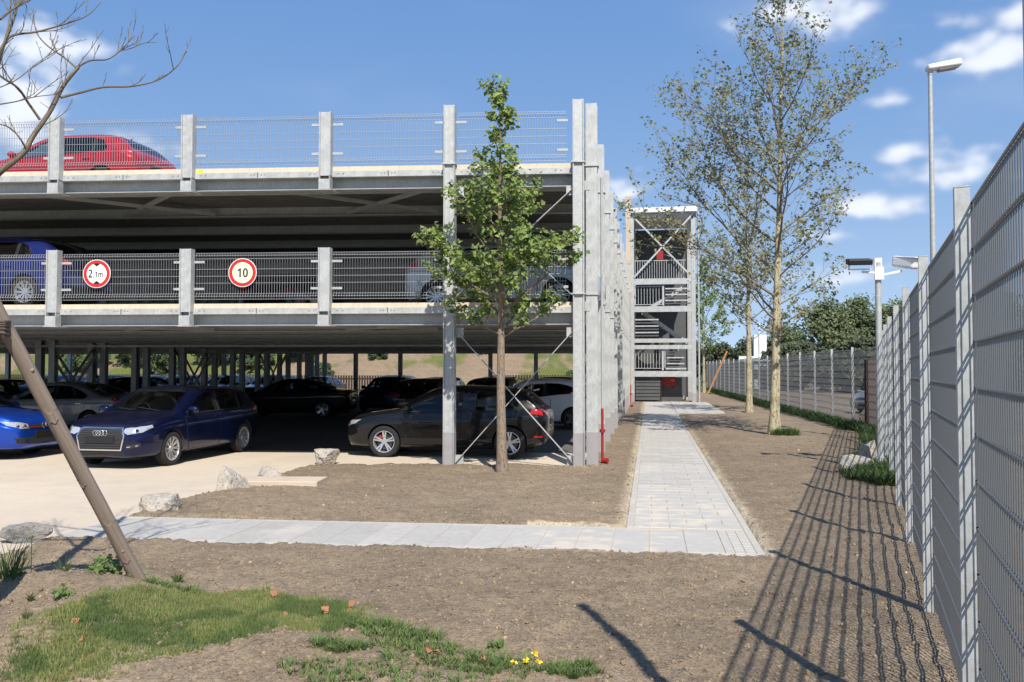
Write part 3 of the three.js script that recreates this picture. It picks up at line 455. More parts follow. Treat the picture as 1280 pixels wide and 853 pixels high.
// local frame: +x is the front, y up, z across
const HATCH = { len: 4.27, wid: 1.79, wheelbase: 2.63, front: 1.27, r: 0.318,
  top: [[-2.135, 0.78], [-2.11, 0.92], [-2.04, 1.0], [-1.98, 1.04], [-1.78, 1.235], [-1.62, 1.345], [-1.42, 1.405], [-0.8, 1.455], [-0.25, 1.468], [0.1, 1.445], [0.4, 1.35], [0.82, 1.12], [1.06, 0.99], [1.3, 0.955], [1.7, 0.9], [1.93, 0.835], [2.04, 0.775], [2.105, 0.7], [2.135, 0.6]],
  belt: [[-2.135, 0.9], [-1.9, 0.985], [-1.0, 0.955], [0.0, 0.925], [0.9, 0.9], [1.4, 0.86], [1.9, 0.74], [2.135, 0.6]], low: [[-2.135, 0.42], [-2.05, 0.3], [-1.6, 0.22], [1.6, 0.2], [2.05, 0.22], [2.135, 0.3]],
  plan: [[-2.135, 0.60], [-2.12, 0.68], [-2.06, 0.79], [-1.9, 0.855], [-1.2, 0.893], [0.0, 0.895], [1.2, 0.888], [1.6, 0.875], [1.85, 0.825], [2.0, 0.755], [2.09, 0.68], [2.12, 0.625], [2.135, 0.56]], tum: 0.25,
  shield: [[0.99, 1.0], [0.25, 1.365], 0.66, 0.55], rearGlass: [[-1.93, 1.08], [-1.55, 1.345], 0.6, 0.5],
  win: [[[0.78, 0.95], [0.27, 1.25], [0.0, 1.335], [-0.32, 1.355], [-0.32, 0.955]], [[-0.36, 0.957], [-0.36, 1.357], [-0.9, 1.345], [-1.08, 1.325], [-1.28, 1.02], [-1.24, 0.98]]],
  trim: [[0.9, 0.93], [0.27, 1.275], [0.0, 1.36], [-0.35, 1.38], [-0.9, 1.37], [-1.13, 1.345], [-1.36, 1.02], [-1.3, 0.965], [-0.4, 0.935]],
  doors: [[[0.86, 0.88], [0.80, 0.4], [0.74, 0.27], [-0.3, 0.27], [-0.345, 0.45], [-0.345, 0.905], [0.5, 0.9]], [[-0.36, 0.905], [-0.36, 0.45], [-0.32, 0.27], [-0.84, 0.27], [-1.0, 0.55], [-1.2, 0.72], [-1.24, 0.925]]] };
const stretch = (s, fx, fy, extra = {}) => { const q = JSON.parse(JSON.stringify(s)); const f2 = a => a.map(p => [p[0] * fx, p[1] > 0.35 ? 0.35 + (p[1] - 0.35) * fy : p[1]]); for (const k of ['top', 'belt', 'low', 'trim']) q[k] = f2(q[k]); q.plan = q.plan.map(p => [p[0] * fx, p[1]]); q.win = q.win.map(f2); q.doors = q.doors.map(f2); for (const k of ['shield', 'rearGlass']) q[k] = [...f2(q[k].slice(0, 2)), q[k][2], q[k][3]]; q.len *= fx; q.wheelbase *= fx; q.front *= fx; return Object.assign(q, extra); };
const SEDAN = { len: 4.6, wid: 1.82, wheelbase: 2.72, front: 1.38, r: 0.32,
  top: [[-2.3, 0.72], [-2.28, 0.9], [-2.22, 0.985], [-2.05, 1.03], [-1.62, 1.075], [-1.3, 1.2], [-0.95, 1.34], [-0.6, 1.41], [-0.1, 1.44], [0.2, 1.42], [0.55, 1.3], [0.95, 1.1], [1.22, 0.96], [1.4, 0.925], [1.8, 0.84], [2.1, 0.72], [2.24, 0.61], [2.3, 0.5]],
  belt: [[-2.3, 0.82], [-2.0, 0.98], [-1.0, 0.965], [0, 0.93], [1, 0.9], [1.5, 0.84], [2.3, 0.58]], low: HATCH.low.map(p => [p[0] * 1.077, p[1]]), plan: HATCH.plan.map(p => [p[0] * 1.077, p[1] * 1.017]), tum: 0.33,
  shield: [[1.06, 1.02], [0.36, 1.355], 0.67, 0.55], rearGlass: [[-1.5, 1.13], [-0.82, 1.365], 0.6, 0.5],
  win: [[[0.84, 0.95], [0.36, 1.24], [0.05, 1.325], [-0.25, 1.34], [-0.25, 0.955]], [[-0.29, 0.957], [-0.29, 1.34], [-0.65, 1.315], [-1.0, 1.2], [-1.27, 1.05], [-1.2, 0.985]]],
  trim: [[0.95, 0.93], [0.36, 1.265], [0.05, 1.35], [-0.25, 1.365], [-0.68, 1.34], [-1.03, 1.225], [-1.34, 1.05], [-1.24, 0.965], [-0.3, 0.935]],
  doors: [[[0.95, 0.88], [0.88, 0.4], [0.82, 0.27], [-0.22, 0.27], [-0.275, 0.45], [-0.275, 0.91], [0.5, 0.9]], [[-0.29, 0.91], [-0.29, 0.45], [-0.25, 0.27], [-0.8, 0.27], [-0.98, 0.55], [-1.2, 0.74], [-1.25, 0.935]]] };
function bodyGeometry(s, xr) {
  const T = mono(s.top), B = mono(s.belt), S = mono(s.low), Wp = mono(s.plan), h = s.len / 2, xs = [];
  for (let i = 0; i <= 70; i++) { const t = i / 70, e = 0.5 - 0.5 * Math.cos(Math.PI * t); xs.push(xr ? lerp(xr[0], xr[1], t) : lerp(-h, h, lerp(t, e, 0.75))); }
  const rings = xs.map(x => {
    const t = T(x), lo = S(x), w = Wp(x), b = Math.max(lo + 0.12, Math.min(B(x), t - 0.055)), k = t - b, wt = w * 0.965 - s.tum * k - 0.012, rr = Math.min(0.13, 0.03 + k * 0.22);
    const c = [[0, lo], [w * 0.82, lo], [w * 0.955, lo + 0.07], [w * 0.992, lerp(lo, b, 0.38)], [w, lerp(lo, b, 0.6)], [w * 1.003, lerp(lo, b, 0.80)], [w * 0.988, lerp(lo, b, 0.85)], [w * 0.965, b], [lerp(w * 0.965, wt, 0.55), lerp(b, t - rr, 0.55)], [wt, t - rr], [wt - 0.05, t - rr * 0.42], [wt * 0.72, t - 0.017], [wt * 0.36, t - 0.004], [0, t]];
    const cur = new THREE.CatmullRomCurve3(c.map(q => V(x, q[1], q[0])), false, 'centripetal'); const out = []; const seg = c.length - 1;
    for (let j = 0; j <= seg * 3; j++) { const q = cur.getPoint(j / (seg * 3)); out.push(q); } return out;
  });
  const p = [], idx = [], n = rings[0].length, full = 2 * n - 2;
  for (const r of rings) { for (let j = 0; j < n; j++) p.push(r[j].x, r[j].y, r[j].z); for (let j = n - 2; j > 0; j--) p.push(r[j].x, r[j].y, -r[j].z); }
  for (let i = 0; i < rings.length - 1; i++) for (let j = 0; j < full; j++) { const e = (j + 1) % full, a = i * full + j, b = i * full + e, c = a + full, d = b + full; idx.push(a, c, b, b, c, d); }
  for (const [i, f] of [[0, 1], [rings.length - 1, 0]]) { const o = i * full; for (let j = 0; j < n - 1; j++) { const a = o + j, b = o + j + 1, c = o + (full - j) % full, d = o + (full - j - 1) % full; if (f) { idx.push(a, b, c); if (b !== d) idx.push(b, d, c); } else { idx.push(a, c, b); if (b !== d) idx.push(b, c, d); } } }
  const g = new THREE.BufferGeometry(); g.setAttribute('position', new THREE.Float32BufferAttribute(p, 3)); g.setIndex(idx.filter((v, k, A) => { const t = k - k % 3; return A[t] !== A[t + 1] && A[t + 1] !== A[t + 2] && A[t] !== A[t + 2]; })); g.computeVertexNormals(); g.setAttribute('uv', new THREE.Float32BufferAttribute(new Float32Array(p.length / 3 * 2), 2)); return g;
}
function caster(g) { // first hit of a ray on the shell
  const p = g.attributes.position.array, ix = g.index.array, n = ix.length;
  return (o, d) => {
    let best = 1e9;
    for (let t = 0; t < n; t += 3) {
      const a = ix[t] * 3, b = ix[t + 1] * 3, c = ix[t + 2] * 3, e1x = p[b] - p[a], e1y = p[b + 1] - p[a + 1], e1z = p[b + 2] - p[a + 2], e2x = p[c] - p[a], e2y = p[c + 1] - p[a + 1], e2z = p[c + 2] - p[a + 2];
      const hx = d.y * e2z - d.z * e2y, hy = d.z * e2x - d.x * e2z, hz = d.x * e2y - d.y * e2x, det = e1x * hx + e1y * hy + e1z * hz; if (det > -1e-9 && det < 1e-9) continue;
      const f = 1 / det, sx = o.x - p[a], sy = o.y - p[a + 1], sz = o.z - p[a + 2], u = f * (sx * hx + sy * hy + sz * hz); if (u < -1e-6 || u > 1.000001) continue;
      const qx = sy * e1z - sz * e1y, qy = sz * e1x - sx * e1z, qz = sx * e1y - sy * e1x, v = f * (d.x * qx + d.y * qy + d.z * qz); if (v < -1e-6 || u + v > 1.000001) continue;
      const L = f * (e2x * qx + e2y * qy + e2z * qz); if (L > 1e-4 && L < best) best = L;
    }
    return best < 1e8 ? V(o.x + d.x * best, o.y + d.y * best, o.z + d.z * best) : null;
  };
}
const VIEW = { left: { o: (u, v) => V(u, v, 3), d: V(0, 0, -1) }, right: { o: (u, v) => V(u, v, -3), d: V(0, 0, 1) }, front: { o: (u, v) => V(5, v, u), d: V(-1, 0, 0) }, rear: { o: (u, v) => V(-5, v, u), d: V(1, 0, 0) },
  shield: { o: (u, v) => V(v + 2, 0, u).setY(v * 0 + 3), d: V(-0.6, -0.8, 0).normalize() }, top: { o: (u, v) => V(v, 4, u), d: V(0, -1, 0) } };
// a panel laid on the shell: outline in the view's two coordinates, proud by off
const patchMemo = new Map();
function patch(cast, ...a) { const k = cast.key + JSON.stringify(a); if (!patchMemo.has(k)) patchMemo.set(k, merge(patchGeo(cast, ...a))); return patchMemo.get(k); }
function patchGeo(cast, view, poly, off, nr = 8, nc = 8, rim = 0.02) {
  const vw = VIEW[view], vs = poly.map(p => p[1]), v0 = Math.min(...vs), v1 = Math.max(...vs);
  let rows = []; for (let i = 0; i <= nr; i++) rows.push(lerp(v0 + 1e-4, v1 - 1e-4, i / nr)); for (const v of vs) if (v > v0 + 0.004 && v < v1 - 0.004) rows.push(v); rows.sort((a, b) => a - b); rows = rows.filter((v, i) => !i || v - rows[i - 1] > 0.0015);
  const P = []; let last = null;
  for (const v of rows) {
    let a = 1e9, b = -1e9; for (let i = 0; i < poly.length; i++) { const p = poly[i], q = poly[(i + 1) % poly.length]; if ((p[1] - v) * (q[1] - v) <= 0 && p[1] !== q[1]) { const u = p[0] + (q[0] - p[0]) * (v - p[1]) / (q[1] - p[1]); a = Math.min(a, u); b = Math.max(b, u); } }
    const row = []; for (let j = 0; j <= nc; j++) { const o = vw.o(lerp(a, b, j / nc), v); let h = cast(o, vw.d); if (!h) h = last ? last.clone() : o.clone().addScaledVector(vw.d, 3); last = h; row.push(h.clone().addScaledVector(vw.d, -off)); } P.push(row);
  }
  const p = [], idx = [], R_ = P.length, C = nc + 1; P.flat().forEach(q => p.push(q.x, q.y, q.z));
  for (let i = 0; i < R_ - 1; i++) for (let j = 0; j < nc; j++) { const a = i * C + j, b = a + 1, c = a + C, d = c + 1; idx.push(a, b, c, b, d, c); }
  const g = new THREE.BufferGeometry(); g.setAttribute('position', new THREE.Float32BufferAttribute(p, 3)); g.setIndex(idx); g.computeVertexNormals();
  const nn = g.attributes.normal; let dot = 0; for (let i = 0; i < nn.count; i++) dot += nn.getX(i) * vw.d.x + nn.getY(i) * vw.d.y + nn.getZ(i) * vw.d.z;
  if (dot > 0) { idx.reverse(); g.setIndex(idx); g.computeVertexNormals(); }
  const loop = []; for (let j = 0; j < C; j++) loop.push(P[0][j]); for (let i = 1; i < R_; i++) loop.push(P[i][nc]); for (let j = nc - 1; j >= 0; j--) loop.push(P[R_ - 1][j]); for (let i = R_ - 2; i > 0; i--) loop.push(P[i][0]);
  const rp = []; for (let i = 0; i < loop.length; i++) { const a = loop[i], b = loop[(i + 1) % loop.length], c = a.clone().addScaledVector(vw.d, rim), d = b.clone().addScaledVector(vw.d, rim); for (const q of [a, b, c, b, d, c]) rp.push(q.x, q.y, q.z); }
  const rg = new THREE.BufferGeometry(); rg.setAttribute('position', new THREE.Float32BufferAttribute(rp, 3)); rg.computeVertexNormals();
  return [g, rg];
}
M.tyre = std({ color: col(0.018, 0.018, 0.018), roughness: 0.9 });
M.alloy = std({ color: col(0.62, 0.63, 0.65), roughness: 0.28, metalness: 0.75 });
M.alloyDark = std({ color: col(0.1, 0.1, 0.105), roughness: 0.4, metalness: 0.6 });
M.chrome = std({ color: col(0.8, 0.8, 0.8), roughness: 0.12, metalness: 1 });
M.glass = phys({ color: col(0.52, 0.57, 0.56), roughness: 0.0, metalness: 0, transmission: 1, thickness: 0, ior: 1.5 });
M.lensDark = phys({ color: col(0.02, 0.02, 0.022), roughness: 0.05, clearcoat: 1 });
M.lining = std({ color: col(0.035, 0.035, 0.036), roughness: 0.9 });
M.cloth = std({ color: col(0.06, 0.06, 0.063), roughness: 0.95 });
const PAINT_SLOT = std({ color: col(0.5, 0.5, 0.5) });
M.lamp = phys({ color: col(0.55, 0.57, 0.6), roughness: 0.12, metalness: 0.45, clearcoat: 1, clearcoatRoughness: 0.03 });
M.tail = phys({ color: col(0.45, 0.008, 0.012), roughness: 0.15, clearcoat: 1 });
M.plastic = std({ color: col(0.02, 0.02, 0.021), roughness: 0.6 });
M.seal = std({ color: col(0.01, 0.01, 0.01), roughness: 0.8 });
const wheelCache = new Map();
function wheelParts(r, style) {
  const key = r + style; if (wheelCache.has(key)) return wheelCache.get(key);
  const tw = 0.1, rr = r * 0.70; // axis along z, outer face at +z
  const tp = [[rr * 0.97, -tw], [r * 0.93, -tw], [r, -tw * 0.7], [r, tw * 0.7], [r * 0.985, tw * 0.86], [r * 0.93, tw], [r * 0.8, tw * 1.03], [rr, tw * 0.94], [rr * 0.97, tw * 0.8]].map(q => new THREE.Vector2(q[0], q[1]));
  const tyre = new THREE.LatheGeometry(tp, 40); tyre.rotateX(Math.PI / 2);
  const rim = []; const lip = new THREE.LatheGeometry([[rr * 0.985, tw * 0.55], [rr * 0.995, tw * 0.93], [rr * 0.95, tw * 0.95], [rr * 0.9, tw * 0.6], [rr * 0.88, -tw * 0.9]].map(q => new THREE.Vector2(q[0], q[1])), 40); lip.rotateX(Math.PI / 2); rim.push(lip);
  const spoke = (ang, w0, w1, z0, z1) => { const g = new THREE.BoxGeometry(1, 1, 1, 4, 1, 1); const p = g.attributes.position; for (let i = 0; i < p.count; i++) { const t = p.getX(i) + 0.5, w = lerp(w0, w1, t), z = lerp(z0, z1, t * t) + (p.getZ(i) > 0 ? 0 : -0.03); p.setXYZ(i, lerp(r * 0.09, rr * 0.96, t), p.getY(i) * w, z); } g.rotateZ(ang); return g; };
  const z0 = tw * 0.62, z1 = tw * 0.86;
  if (style === 'five') for (let k = 0; k < 5; k++) { const a = k / 5 * 2 * Math.PI + 0.3; rim.push(spoke(a - 0.15, 0.035, 0.03, z0, z1), spoke(a + 0.15, 0.035, 0.03, z0, z1)); }
  else if (style === 'multi') for (let k = 0; k < 10; k++) { const a = k / 10 * 2 * Math.PI; rim.push(spoke(a - 0.09, 0.02, 0.018, z0, z1), spoke(a + 0.09, 0.02, 0.018, z0, z1)); }
  else if (style === 'star') for (let k = 0; k < 5; k++) { const a = k / 5 * 2 * Math.PI; rim.push(spoke(a, 0.03, 0.085, z0, z1)); }
  else for (let k = 0; k < 8; k++) rim.push(spoke(k / 8 * 2 * Math.PI, 0.03, 0.055, z0, z1));
  const hub = new THREE.CylinderGeometry(r * 0.17, r * 0.2, 0.03, 20); hub.rotateX(Math.PI / 2); hub.translate(0, 0, tw * 0.6); rim.push(hub);
  const disc = new THREE.CylinderGeometry(rr * 0.72, rr * 0.72, 0.02, 28); disc.rotateX(Math.PI / 2); disc.translate(0, 0, tw * 0.02);
  const back = new THREE.CylinderGeometry(rr * 0.9, rr * 0.9, 0.02, 28); back.rotateX(Math.PI / 2); back.translate(0, 0, -tw * 0.45);
  const cal = bx(-0.05, 0.05, rr * 0.38, rr * 0.74, tw * 0.02, tw * 0.4); cal.rotateZ(0.9);
  const out = { tyre, rim: toCreasedNormals(merge(rim), 0.6), disc, back, cal }; wheelCache.set(key, out); return out;
}
const paint = (r, g, b, metal = 0.35) => phys({ color: col(r, g, b), roughness: 0.3, metalness: metal, clearcoat: 0.75, clearcoatRoughness: 0.03, specularIntensity: 0.3 });
const ring = (R0, r0, x, y, z, face) => { const g = new THREE.TorusGeometry(R0, r0, 8, 26); if (face) g.rotateY(Math.PI / 2); g.translate(x, y, z); return g; };
const shellCache = new Map();
function makeCar(spec, key, o) {
  const c = thing('parked_car', o.label, 'car', o.at, o.turn, o.group), pm = o.paint;
  if (!shellCache.has(key)) {
    const shell = bodyGeometry(spec), cast = caster(shell); cast.key = key; const ev = new Evaluator(); ev.useGroups = true; ev.attributes = ['position', 'normal', 'uv'];
    let b = new Brush(shell, PAINT_SLOT); b.updateMatrixWorld();
    const cut = (g, x = 0, y = 0, z = 0) => { if (!g.attributes.uv) g.setAttribute('uv', new THREE.Float32BufferAttribute(new Float32Array(g.attributes.position.count * 2), 2)); const w = new Brush(g, M.lining); w.position.set(x, y, z); w.updateMatrixWorld(); b = ev.evaluate(b, w, SUBTRACTION); };
    for (const ax of [spec.front, spec.front - spec.wheelbase]) for (const s of [1, -1]) { const q = new THREE.CylinderGeometry(spec.r + 0.035, spec.r + 0.035, 0.62, 40); q.rotateX(Math.PI / 2); cut(q, ax, spec.r + 0.012, s * (spec.wid / 2 + 0.02)); }
    // hollow cabin and window openings
    const inner = { ...spec, top: spec.top.map(p => [p[0], p[1] - 0.045]), plan: spec.plan.map(p => [p[0], p[1] - 0.065]), low: [[-3, 0.7], [3, 0.7]], belt: spec.belt.map(p => [p[0], p[1] - 0.01]) };
    cut(bodyGeometry(inner, [spec.rearGlass[0][0] + 0.07, spec.shield[0][0] + 0.02]));
    const shrink = (P, k) => { const cx = P.reduce((q, p) => q + p[0], 0) / P.length, cy = P.reduce((q, p) => q + p[1], 0) / P.length; return P.map(p => [cx + (p[0] - cx) * k, cy + (p[1] - cy) * k]); };
    for (const w of spec.win) { const g = new THREE.ExtrudeGeometry(new THREE.Shape(shrink(w, 0.95).map(p => new THREE.Vector2(p[0], p[1]))), { depth: 2.6, bevelEnabled: false }); g.translate(0, 0, -1.3); cut(g); }
    for (const q of [spec.shield, spec.rearGlass]) { const [a, c, wa, wb] = q, pts = shrink([[-wa, a[0]], [wa, a[0]], [wb, c[0]], [-wb, c[0]]], 0.94).map(p => new THREE.Vector2(p[1], -p[0])); const g = new THREE.ExtrudeGeometry(new THREE.Shape(pts), { depth: 1.2, bevelEnabled: false }); g.rotateX(-Math.PI / 2); g.translate(0, 0.88, 0); cut(g); }
    shellCache.set(key, { cast, geo: keep(b.geometry), mats: Array.isArray(b.material) ? b.material : [b.material] });
  }
  const { cast, geo, mats } = shellCache.get(key), L = (n, g, m, par = c) => localPart(par, n, g, m);
  const body = new THREE.Mesh(geo, mats.map(m => (m === PAINT_SLOT ? pm : m))); body.name = 'body'; c.add(body);
  { // cabin
    const sx = spec.shield[0][0], seat = (x, z, w) => { const a = new RoundedBoxGeometry(0.5, 0.16, w, 2, 0.05), q = new RoundedBoxGeometry(0.14, 0.5, w, 3, 0.06), hd = new RoundedBoxGeometry(0.09, 0.15, w > 0.6 ? w * 0.3 : 0.24, 3, 0.04); a.translate(x, 0.72, z); q.rotateZ(0.22); q.translate(x - 0.3, 0.95, z); hd.rotateZ(0.2); hd.translate(x - 0.38, 1.24, z); return [a, q, hd]; };
    for (const z of [-0.36, 0.36]) L('seat', seat(sx - 0.98, z, 0.46), M.cloth); L('rear_bench', seat(sx - 1.82, 0, 1.15), M.cloth);
    const db = new RoundedBoxGeometry(0.42, 0.22, 1.3, 3, 0.07); db.translate(sx - 0.27, 0.86, 0); const dash = L('dashboard', db, M.plastic); const st = new THREE.TorusGeometry(0.175, 0.016, 8, 24); st.rotateY(Math.PI / 2); st.rotateZ(0.35); st.translate(sx - 0.56, 0.95, 0.36); L('steering_wheel', st, M.plastic, dash);
    const mr = new RoundedBoxGeometry(0.04, 0.06, 0.2, 2, 0.015); mr.translate(spec.shield[1][0] + 0.16, 1.27, 0); L('inner_mirror', mr, M.plastic);
  }
  const h = spec.len / 2;
  for (const side of ['left', 'right']) {
    const sg = side === 'left' ? 1 : -1;
    for (let k = 0; k + 1 < spec.win.length; k++) { const A = spec.win[k], B = spec.win[k + 1], xa = Math.min(...A.map(p => p[0])) + 0.02, xb = Math.max(...B.map(p => p[0])) - 0.02, y0 = Math.max(Math.min(...A.map(p => p[1])), Math.min(...B.map(p => p[1]))), y1 = Math.min(Math.max(...A.map(p => p[1])), Math.max(...B.map(p => p[1]))); L('pillar_trim', patch(cast, side, [[xa, y0], [xa, y1 - 0.015], [xb, y1 - 0.015], [xb, y0]], 0.007, 6, 3, 0.01), M.seal); }
    { const n = spec.win.length, w0 = spec.win[0], wl = spec.win[n - 1]; L('window_sill', patch(cast, side, [[w0[0][0], w0[0][1] - 0.022], [w0[0][0], w0[0][1] - 0.004], [wl[wl.length - 1][0], wl[wl.length - 1][1] - 0.004], [wl[wl.length - 1][0], wl[wl.length - 1][1] - 0.022]], 0.007, 2, 12, 0.01), o.chromeTrim ? M.chrome : M.seal); }
    for (const w of spec.win) L('side_window', patch(cast, side, w, 0.005, 8, 8, 0.01), M.glass);
    spec.doors.forEach((d, k) => {
      const cx = d.reduce((q, p) => q + p[0], 0) / d.length, cy = d.reduce((q, p) => q + p[1], 0) / d.length; L('door_seal', patch(cast, side, d.map(p => [cx + (p[0] - cx) * 1.022, cy + (p[1] - cy) * 1.025]), 0.002, 14, 8, 0.01), M.seal);
      const door = L('door', patch(cast, side, d, 0.006, 14, 8, 0.012), pm);
      const xs = d.map(p => p[0]), hx = Math.min(...xs) + (k ? 0.22 : 0.13), hy = 0.84, hit = cast(VIEW[side].o(hx, hy), VIEW[side].d); if (hit) { const g = new RoundedBoxGeometry(0.2, 0.03, 0.04, 2, 0.012); g.translate(hx, hy, hit.z + sg * 0.016); L('handle', g, o.chromeTrim ? M.chrome : pm, door); }
    });
    L('sill', patch(cast, side, [[spec.front - 0.42, 0.2], [spec.front - 0.42, 0.26], [spec.front - spec.wheelbase + 0.42, 0.265], [spec.front - spec.wheelbase + 0.42, 0.215]], 0.012, 3, 10, 0.02), o.dark ? M.plastic : pm);
    const mh = cast(VIEW[side].o(spec.win[0][0][0] - 0.06, 0.99), VIEW[side].d), mz = mh ? mh.z : sg * 0.78, mx = spec.win[0][0][0] - 0.03;
    const mg = new THREE.SphereGeometry(0.12, 18, 12); mg.scale(0.62, 0.62, 1.0); mg.translate(mx, 1.015, mz + sg * 0.13); const mir = L('mirror', mg, pm); L('mirror_arm', bar(V(mx, 0.965, mz - sg * 0.03), V(mx, 0.985, mz + sg * 0.08), 0.06, 0.03), M.plastic, mir);
    for (const ax of [spec.front, spec.front - spec.wheelbase]) {
      const wp = wheelParts(spec.r, o.wheel), w = new THREE.Group(); w.name = 'wheel'; w.position.set(ax, spec.r, sg * (spec.wid / 2 - 0.125)); if (sg < 0) w.rotation.y = Math.PI; c.add(w);
      for (const [n, g, m] of [['tyre', wp.tyre, M.tyre], ['rim', wp.rim, o.rimMat || M.alloy], ['brake_disc', wp.disc, M.alloyDark], ['wheel_back', wp.back, M.seal]]) { const q = new THREE.Mesh(g, m); q.name = n; w.add(q); }
      if (o.redBrakes) { const q = new THREE.Mesh(wp.cal, M.redPaint); q.name = 'brake_caliper'; w.add(q); }
    }
  }
  const sh = spec.shield, glassQuad = (q, n) => { // top view outline: u across, v along
    const [a, b, wa, wb] = q; L(n, patch(cast, 'top', [[-wa, a[0]], [-wa * 0.5, a[0] + 0.045 * Math.sign(a[0])], [0, a[0] + 0.06 * Math.sign(a[0])], [wa * 0.5, a[0] + 0.045 * Math.sign(a[0])], [wa, a[0]], [wb, b[0]], [-wb, b[0]]], 0.007, 8, 12, 0.012), M.glass); };
  glassQuad(sh, 'windshield'); if (!o.noRear) glassQuad(spec.rearGlass, 'rear_window');
  for (const [a, b] of [[-0.42, 0.1], [0.12, 0.5]]) { const p = cast(V(sh[0][0] + 0.06, 4, a), V(0, -1, 0)), q = cast(V(sh[0][0] - 0.05, 4, b), V(0, -1, 0)); if (p && q) L('wiper', bar(p.add(V(0, 0.022, 0)), q.add(V(0, 0.022, 0)), 0.015, 0.012), M.plastic); }
  // bonnet panel
  L('bonnet', patch(cast, 'top', [[-0.72, sh[0][0] + 0.1], [0.72, sh[0][0] + 0.1], [0.66, h - 0.42], [0.5, h - 0.25], [-0.5, h - 0.25], [-0.66, h - 0.42]], 0.005, 12, 10, 0.01), pm);
  if (o.front) o.front(c, cast, L, h, pm);
  else { for (const s of [1, -1]) L('headlight', patch(cast, 'front', [[s * 0.38, 0.62], [s * 0.7, 0.66], [s * 0.76, 0.74], [s * 0.45, 0.69]], 0.006, 5, 8), M.lamp); L('grille', patch(cast, 'front', [[-0.36, 0.56], [0.36, 0.56], [0.38, 0.66], [-0.38, 0.66]], 0.006, 4, 6), M.plastic); L('lower_grille', patch(cast, 'front', [[-0.5, 0.3], [0.5, 0.3], [0.46, 0.42], [-0.46, 0.42]], 0.006, 4, 8), M.plastic); }
  const t0 = o.tail || [[0.44, 0.86], [0.66, 0.84], [0.73, 0.93], [0.7, 1.0], [0.46, 0.96]];
  for (const s of [1, -1]) {
    L('tail_light', patch(cast, 'rear', t0.map(p => [s * p[0], p[1]]), 0.006, 5, 6), M.tail);
    L('tail_light', patch(cast, s > 0 ? 'left' : 'right', [[-h + 0.09, t0[0][1]], [-h + 0.36, t0[0][1] + 0.045], [-h + 0.3, t0[3][1] - 0.01], [-h + 0.12, t0[3][1]]], 0.006, 5, 6), M.tail);
    if (o.reflector) L('reflector', patch(cast, s > 0 ? 'left' : 'right', [[-h + 0.1, 0.43], [-h + 0.26, 0.43], [-h + 0.26, 0.46], [-h + 0.1, 0.46]], 0.006, 2, 4), M.tail);
  }
  L('rear_bumper_trim', patch(cast, 'rear', [[-0.55, 0.36], [0.55, 0.36], [0.58, 0.46], [-0.58, 0.46]], 0.006, 3, 8), M.plastic);
  L('licence_plate', patch(cast, 'rear', [[-0.26, 0.66], [0.26, 0.66], [0.26, 0.77], [-0.26, 0.77]], 0.01, 3, 4), M.black);
  if (o.spoiler) { const q = cast(V(-h + 0.52, 4, 0), V(0, -1, 0)); const g = new RoundedBoxGeometry(0.3, 0.035, 1.08, 2, 0.015); g.rotateZ(-0.12); g.translate(-h + 0.45, q.y + 0.0, 0); L('spoiler', g, pm); }
  if (o.rails) for (const s of [1, -1]) L('roof_rail', [bar(V(-1.3, spec.top[7][1] - 0.005, s * 0.56), V(0.1, spec.top[7][1] - 0.01, s * 0.56), 0.03, 0.03), ...[-1.28, -0.6, 0.08].map(x => bx(x - 0.03, x + 0.03, spec.top[7][1] - 0.09, spec.top[7][1] - 0.01, s * 0.56 - 0.012, s * 0.56 + 0.012))], M.alloyDark);
  const ap = cast(V(-h + 0.75, 4, 0), V(0, -1, 0)); if (ap) L('antenna', cyl(V(-h + 0.78, ap.y - 0.02, 0), V(-h + 0.66, ap.y + 0.05, 0), 0.022, 0.006, 8), M.plastic);
  L('underbody', bx(-h + 0.3, h - 0.3, 0.16, 0.3, -spec.wid / 2 + 0.34, spec.wid / 2 - 0.34), M.seal);
  return c;
}
